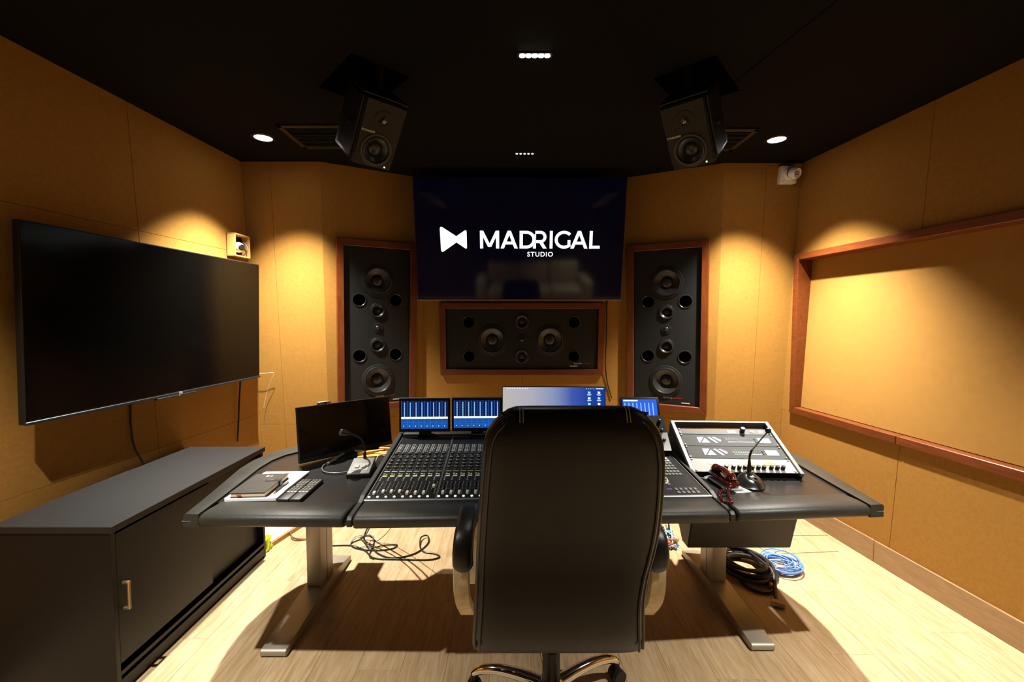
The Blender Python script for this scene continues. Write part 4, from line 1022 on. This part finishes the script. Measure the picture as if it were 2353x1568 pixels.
for fx, fy in ((-.042, -.075), (.042, -.075), (-.036, .075), (.036, .075)): MB().lathe([(.010, 0), (.012, .004), (.009, .012), (.0005, .013)], 14, Matrix.Translation((fx, fy, 0)), cap=False).build('tray_foot', CLEAR, t)
rings = []
for y, w_, h_ in ((-.082, .020, .018), (-.074, .030, .026), (-.045, .033, .030), (0, .029, .028), (.045, .029, .032), (.070, .027, .036), (.080, .018, .026)):
    rings.append([(w_ * math.copysign(abs(cos(a)) ** .6, cos(a)), y, .016 + h_ * .5 + h_ * .5 * math.copysign(abs(sin(a)) ** .6, sin(a))) for a in [2 * pi * k / 20 for k in range(20)]])
MB().loft(rings).build('body', RED, t, angle=60)
hsr = MB().tube([(0, -.072, .046), (0, -.052, .056), (0, -.03, .064), (.002, 0, .070), (0, .03, .066), (0, .054, .060), (0, .072, .050)], [.016, .023, .016, .0135, .016, .022, .015], 18, smooth=5).build('handset', RED, t)
for y_ in (-.054, .056): MB().tube([(0, y_ - .003, .0565), (0, y_ + .003, .0575)], .0238, 20).build('handset_band', BRASS, hsr)
path = catmull([Vector(p) for p in ((.948, 1.868, .772), (.905, 1.850, .763), (.872, 1.812, .763), (.850, 1.750, .766), (.852, 1.712, .768), (.872, 1.712, .768), (.890, 1.755, .766), (.906, 1.805, .763), (.930, 1.852, .763), (.955, 1.880, .768))], 40)
hx = []
for k, p in enumerate(path):
    t_ = (path[min(k + 1, len(path) - 1)] - path[max(k - 1, 0)]).normalized(); a_ = t_.cross(Vector((0, 0, 1))).normalized(); b_ = t_.cross(a_)
    th = k * 2 * pi / 8; hx.append(p + (a_ * cos(th) + b_ * sin(th)) * .0060)
coil = tag(MB().tube(hx, .0021, 6).build('coiled_cord', COILR), 'dark red coiled telephone cord hanging over the padded desk edge', 'cord')
tag(MB().box(-.036, .036, -.050, .050, 0, .0015).build('note_card', PAPER, None, (1.004, 1.930, ZW), (0, 0, radians(10)), smooth=False), 'small white card lying beside the red telephone', 'card')
tag(MB().tube([(.890, 2.33, .83), (.905, 2.27, .85), (.882, 2.17, .83), (.862, 2.10, .765), (.895, 2.02, .752), (.99, 2.045, .752), (1.055, 2.04, .752)], .003, 6, smooth=8).build('thin_cable', BLACK), 'thin black cable looping along the left side of the sloping rack', 'cable')

# ------------------------------------------------------------------ wall devices
t = thing('camera_box', 'small open tan wooden box fixed to the wall above the left television', 'box', (-2.018, 3.23, 2.025), (0, 0, radians(-3.5)))
BX = mat('box_tan', (.55, .30, .075), .8, vary=(20, .1)); a, th = .082, .010
for nm, bb in (('side_panel', (0, .062, -a, -a + th, -a, a)), ('side_panel', (0, .062, a - th, a, -a, a)), ('top_panel', (0, .062, -a, a, a - th, a)), ('bottom_panel', (0, .062, -a, a, -a, -a + th)), ('back_panel', (-.004, .004, -a, a, -a, a))):
    MB().box(*bb, .0015, 1).build(nm, BX if nm != 'back_panel' else MBLACK, t, smooth=False)
t = thing('dome_camera', 'white ball camera with a black lens inside the small tan box', 'camera', (-1.985, 3.222, 2.015), (0, 0, radians(-3.5)))
MB().lathe([(.0005, -.038), (.018, -.033), (.030, -.023), (.037, -.008), (.038, 0), (.037, .008), (.030, .023), (.018, .033), (.0005, .038)], 28, cap=False).build('ball', WHITE, t)
dv = Vector((.93, -.36, -.05)).normalized(); qm = dv.to_track_quat('Z', 'Y').to_matrix().to_4x4()
MB().lathe([(.022, .026), (.022, .036), (.018, .039), (.0005, .039)], 24, qm, cap=False).build('lens_ring', BLACK, t)
MB().tube([(-.01, .05, .06), (.02, .058, .02), (.03, .05, -.02), (.01, .03, -.06)], .003, 6, smooth=5).build('wire', BLACK, t)
wy = 3.371 + .0
t = thing('security_camera', 'white security camera on the right of the front wall below the ceiling', 'camera', (2.060, 3.374, 2.572), (TILT, 0, radians(.6)))
MB().box(-.062, .058, -.052, .0, -.064, .064, .008, 2).build('mount_box', WHITE, t)
for fx, fz in ((-.046, .050), (.044, -.050), (-.046, -.050)): MB().cyl((fx, -.0525, fz), (fx, -.0545, fz), .0035, 10).build('screw', DSILVER, t)
MB().lathe([(.050, .0), (.050, .012), (.044, .024)], 28, Matrix.Translation((.006, -.052, .006)) @ Matrix.Rotation(pi / 2, 4, 'X'), cap=False).build('collar', WHITE, t)
dv = Vector((.30, -.92, -.22)).normalized(); qm = Matrix.Translation((.010, -.068, .004)) @ dv.to_track_quat('Z', 'Y').to_matrix().to_4x4()
MB().lathe([(.040, 0), (.041, .014), (.040, .028), (.036, .044), (.033, .046), (.031, .040), (.0005, .040)], 28, qm, cap=False).build('ball', WHITE, t)
MB().box(-.017, .017, -.012, .012, .040, .043, .004, 2, M=qm).build('lens_window', mat('lens_dark', (.05, .045, .04), .2), t)
MB().box(-.013, .013, -.008, .008, .043, .0442, .003, 2, M=qm).build('lens_face', mat('lens_pale', (.45, .42, .34), .3), t)

# ------------------------------------------------------------------ cables on the walls and floor
def cable(name, label, pts, r, m, k=8, n=8, group=None):
    return tag(MB().tube(pts, r, n, smooth=k).build(name, m), label, 'cable', group)
cable('television_cable', 'black cable hanging from the middle of the left television to the sideboard', [(-2.062, 2.36, 1.08), (-2.064, 2.355, .99), (-2.062, 2.352, .91), (-2.055, 2.36, .80), (-2.035, 2.39, .70)], .005, BLACK)
cable('television_cable', 'black and white cable hanging from the right end of the left television', [(-1.985, 3.20, 1.10), (-1.99, 3.195, 1.0), (-1.995, 3.19, .90), (-2.0, 3.18, .75), (-2.005, 3.17, .60)], .006, BLACK)
cable('white_wire', 'thin pale wire sticking out past the right edge of the left television', [(-1.985, 3.40, 1.072), (-1.92, 3.40, 1.074), (-1.853, 3.405, 1.076), (-1.885, 3.41, 1.01), (-1.93, 3.425, .90), (-1.955, 3.43, .80)], .0012, WHITEC, 4, 6)
cable('speaker_cable', 'black cable running down the wall beside the wide centre loudspeaker', [(.815, 3.772, 1.66), (.812, 3.772, 1.58), (.810, 3.775, 1.30), (.808, 3.790, 1.12), (.83, 3.815, .95), (.875, 3.825, .80)], .005, BLACK)
# black cord on the floor, left of the chair
drop = [(-.62, 2.30, .70), (-.72, 2.60, .45), (-.93, 2.86, .16), (-1.0, 2.90, .02), (-.93, 2.82, .006), (-.85, 2.72, .006), (-.74, 2.67, .006), (-.62, 2.72, .006), (-.56, 2.84, .006), (-.575, 2.93, .015), (-.615, 2.90, .02), (-.60, 2.80, .006), (-.56, 2.74, .006), (-.49, 2.72, .006), (-.455, 2.68, .006), (-.52, 2.65, .006), (-.70, 2.655, .006), (-.86, 2.67, .006), (-.95, 2.76, .006), (-1.06, 2.82, .006), (-1.18, 2.82, .006)]
cable('floor_cable', 'long black cord looped over the floor under the left half of the desk', drop, .0048, BLACK, 8)
cable('floor_cable', 'black cord with a tight loop behind the left desk leg', [(-.66, 2.35, .70), (-.80, 2.66, .40), (-.95, 2.84, .10), (-1.02, 2.90, .012), (-1.07, 2.84, .006), (-1.0, 2.78, .006), (-.88, 2.76, .006), (-.78, 2.78, .006), (-.76, 2.83, .006), (-.84, 2.82, .008), (-.92, 2.78, .012), (-.99, 2.86, .03), (-1.03, 2.93, .006), (-.97, 2.95, .006), (-.92, 2.86, .006), (-.90, 2.70, .006), (-.86, 2.66, .006)], .004, BLACK, 8)
cable('floor_wire', 'thin purple grey wire in the tangle behind the left desk leg', [(-.90, 2.86, .006), (-.98, 2.95, .01), (-1.07, 2.92, .012), (-1.06, 2.82, .006), (-.97, 2.80, .01), (-.93, 2.88, .03), (-1.0, 2.97, .01)], .003, mat('violet_cable', (.30, .26, .36), .5), 8)
cable('hanging_wire', 'thin brown wire hanging from the underside of the console', [(-.52, 2.28, .70), (-.62, 2.55, .45), (-.80, 2.82, .12), (-.90, 2.87, .01)], .0025, BROWNC, 6, 6)
for k in (0, 1):
    cable('twisted_wire', ('farther', 'nearer')[k] + ' of two twisted brown wires on the floor beside the left desk leg', [(-1.577 + .01 * k, 3.022, .01), (-1.53 + .012 * (1 - k), 2.95 + .015 * k, .01 + .01 * k), (-1.48, 2.92 - .02 * k, .006), (-1.41, 2.905 - .012 * k, .006), (-1.30, 2.93 + .01 * k, .006), (-1.22, 2.90, .006)], .0035, BROWNC, 6, 6, 'twisted brown wires')
# heavy black coil with connector
random.seed(3)
pts = []
for k in range(0, 7 * 16):
    a = 2 * pi * k / 16 + 1.2; lp = k / 16
    r = .118 + .020 * sin(lp * 2.3) + .008 * sin(k * .7)
    pts.append((1.392 + r * cos(a) + .010 * sin(lp * 1.7), 2.545 + r * 1.12 * sin(a) + .012 * cos(lp * 2.9), .011 + .010 * lp * (.75 + .25 * sin(a * .5))))
pts += [(1.49, 2.46, .06), (1.475, 2.40, .03), (1.440, 2.33, .018), (1.408, 2.268, .014), (1.398, 2.238, .013)]
t = thing('cable_coil', 'heavy black cable coiled on the floor with a beige plug', 'cable', (1.39, 2.54, 0))
def shift(p, o): return [tuple(Vector(q) - Vector(o)) for q in p]
MB().tube(shift(pts, (1.39, 2.54, 0)), .0098, 8, smooth=2).build('cable', mat('heavy_cable', (.015, .012, .010), .45), t)
MB().tube(shift([(1.30, 2.44, .012), (1.31, 2.36, .012), (1.36, 2.315, .012), (1.42, 2.33, .012), (1.44, 2.39, .012), (1.42, 2.44, .012)], (1.39, 2.54, 0)), .0092, 8, smooth=6).build('loose_loop', MATS['heavy_cable'], t)
Mp = Matrix.Translation((.0, -.318, .012)) @ Matrix.Rotation(radians(-28), 4, 'Z')
pl = MB().prism([(-.032, -.018), (.032, -.018), (.032, .004), (.020, .018), (-.020, .018), (-.032, .004)], -.010, .012, 'z', .002, 1)
bmesh.ops.transform(pl.bm, matrix=Mp, verts=pl.bm.verts); pl.build('plug', mat('plug_beige', (.55, .36, .14), .5), t, smooth=False)
MB().box(-.028, .028, -.026, -.016, -.007, .007, .001, 1, M=Mp).build('plug_face', DSILVER, t, smooth=False)
MB().cyl((.055, -.16, .018), (.045, -.185, .018), .0115, 12).build('tape', mat('tape_tan', (.6, .42, .2), .6), t)
# blue coil: several strands of one bundle
pts, wp2 = [], []
for k in range(0, 11 * 18):
    a = 2 * pi * k / 18; lp = k / 18
    r = .086 + .022 * sin(lp * 1.9 + 1) + .006 * sin(k * .9)
    pts.append((.012 * sin(lp * 2.1) + r * cos(a), .014 * cos(lp * 1.3) + r * 1.0 * sin(a), .007 + .0042 * lp + .004 * sin(a * 1.5)))
    if lp < 5: wp2.append((.010 * cos(lp * 2.7) + (r + .004) * cos(a), .012 * sin(lp * 2.3) + (r - .002) * sin(a), .006 + .008 * lp + .003 * sin(a * 2)))
t = thing('cable_coil', 'bright blue and white network cable coiled on the floor by the black coil', 'cable', (1.612, 2.572, 0))
MB().tube(pts, .0040, 6, smooth=2).build('blue_cable', BLUEC, t)
MB().tube(wp2, .0034, 6, smooth=2).build('white_cable', WHITEC, t)
MB().tube([(.02, .085, .05), (.07, .095, .055), (.115, .06, .05), (.118, .0, .045), (.085, -.045, .045)], .004, 6, smooth=8).build('loose_loop', BLUEC, t)
MB().box(-.100, -.066, -.018, .018, 0, .050, .004, 1).build('tie', mat('tape_tan', (.6, .42, .2), .6), t, smooth=False)
pts = [(1.468 + .05 * cos(2 * pi * k / 14) + .006 * sin(k * .5), 2.80 + .06 * sin(2 * pi * k / 14), .008 + .0045 * k / 14) for k in range(14 * 6)]
cable('cable_coil', 'small brown cable coil on the floor behind the rack housing', pts, .005, mat('tan_cable', (.35, .22, .10), .5), 2, 6)
# tangle of thin cables behind the desk on the right
random.seed(11)
cols = [('purple', (.25, .12, .45)), ('black', (.012, .012, .012)), ('cream', (.65, .55, .35)), ('grey', (.22, .22, .24)), ('orange', (.65, .12, .02)), ('teal', (.02, .35, .40)), ('blue', (.05, .30, .65)), ('brown', (.20, .08, .03)), ('white', (.75, .72, .65))]
for nme, c in cols:
    pts = [Vector((1.02 + random.uniform(-.10, .10), 2.93 + random.uniform(-.18, .14), .008 + random.uniform(0, .03))) for _ in range(7)]
    cable('loose_cable', '%s cable in the tangle on the floor right of the chair' % nme, pts, .004, mat('loose_' + nme, c, .45), 8, 6, 'tangled cables behind the desk')
for x, y, c, nme in ((1.035, 3.03, (.03, .35, .75), 'blue'), (1.075, 2.965, (.02, .50, .55), 'teal'), (1.075, 2.86, (.75, .14, .03), 'orange')):
    t = thing('cable_plug', '%s plug lying in the cable tangle on the floor' % nme, 'plug', (x, y, .02), (0, 0, radians(25)), 'plugs in the cable tangle')
    MB().box(-.030, .030, -.011, .011, -.010, .012, .003, 1).build('shell', mat('plug_' + nme, c, .4), t, smooth=False); MB().box(.030, .042, -.008, .008, -.006, .008).build('contacts', SILVER, t, smooth=False)

# ------------------------------------------------------------------ things on the floor beyond the sideboard
t = thing('wooden_board', 'flat wooden board on the floor beyond the sideboard, holding white papers', 'board', (-1.70, 2.99, 0), (0, 0, radians(-14)))
MB().box(-.17, .165, -.16, .17, 0, .030, .002, 1).build('board', mat('board_wood', (.50, .27, .08), .5), t, smooth=False)
tag(MB().box(-.16, .158, -.155, .165, 0, .006).build('loose_papers', PAPER, None, (-1.70, 2.99, .030), (0, 0, radians(-14)), smooth=False), 'white sheets covering the wooden board on the floor', 'paper')
t = thing('spiral_notebook', 'spiral-bound notebook on the papers beyond the sideboard', 'notebook', (-1.68, 3.06, .036), (0, 0, radians(8)))
MB().box(-.10, .10, -.035, .09, 0, .010).build('pages', PAPER, t, smooth=False)
MB().box(-.10, .10, -.035, .09, .010, .012).build('cover', mat('olive_cover', (.10, .11, .03), .5), t, smooth=False)
MB().tube([(-.095 + .19 * k / 120, -.037 + .008 * cos(k * 2 * pi / 8), .006 + .008 * sin(k * 2 * pi / 8)) for k in range(121)], .0013, 5).build('spiral', DSILVER, t)
rings = []
random.seed(5)
for g, z in ((.9, 0), (1.1, .02), (.8, .05), (.95, .075), (.35, .095)):
    rings.append([(.026 * g * cos(a) * random.uniform(.75, 1.25), .045 * g * sin(a) * random.uniform(.75, 1.25), z + random.uniform(-.004, .004) * (z > 0)) for a in [2 * pi * k / 12 for k in range(12)]])
tag(MB().loft(rings).build('plastic_bag', mat('lime_bag', (.55, .62, .02), .35), None, (-1.594, 2.775, 0), smooth=False), 'crumpled lime yellow bag on the floor at the far end of the sideboard', 'bag')

# joints: ceiling lining and floor hatch
a, b_ = Vector((.93 * 1.02, 2.35, 0)), Vector((1.28, 1.62, 0))
def strip(parent, p, q, z, w_, m, name):
    p, q = Vector((*p, z)), Vector((*q, z)); d = (q - p).normalized(); n_ = Vector((-d.y, d.x, 0)) * w_ / 2; u = Vector((0, 0, .0012))
    mm = MB(); mm.add([p - n_, q - n_, q + n_, p + n_, p - n_ + u, q - n_ + u, q + n_ + u, p + n_ + u], [(0, 1, 2, 3), (7, 6, 5, 4), (0, 4, 5, 1), (1, 5, 6, 2), (2, 6, 7, 3), (3, 7, 4, 0)])
    mm.build(name, m, parent, smooth=False)
strip(ceil, (1.081, 2.32), (1.36, .70), CEIL - .0012, .004, VOID, 'joint')
JT = mat('floor_joint', (.10, .055, .02), .8)
strip(floor, (1.60, 2.955), (2.185, 2.967), 0, .004, JT, 'hatch_joint'); strip(floor, (1.49, 2.715), (2.10, 2.756), 0, .004, JT, 'hatch_joint'); strip(floor, (1.612, 2.85), (1.636, 2.725), 0, .005, JT, 'hatch_joint')

# ------------------------------------------------------------------ sofa at the back of the room (mirrored in the television)
t = thing('sofa', 'beige sofa at the back of the room, mirrored in the logo television', 'sofa', (.55, -1.62, 0))
MB().box(-1.0, 1.0, -.45, .42, .06, .30, .03, 3).build('base', SOFA, t)
for s in (-1, 0, 1): MB().box(s * .62 - .305, s * .62 + .305, -.20, .44, .30, .46, .05, 3).build('seat_cushion', SOFA, t)
for s in (-1, 0, 1): MB().box(s * .62 - .305, s * .62 + .305, -.45, -.20, .40, .88, .07, 3).build('back_cushion', SOFA, t)
for s in (-1, 1): MB().box(s * 1.03 - .10, s * 1.03 + .10, -.45, .42, .06, .62, .06, 3).build('armrest', SOFA, t)
for sx in (-1, 1):
    for sy in (-.38, .36): MB().cyl((sx * .95, sy, 0), (sx * .95, sy, .07), .025, 12).build('leg', BLACK, t)
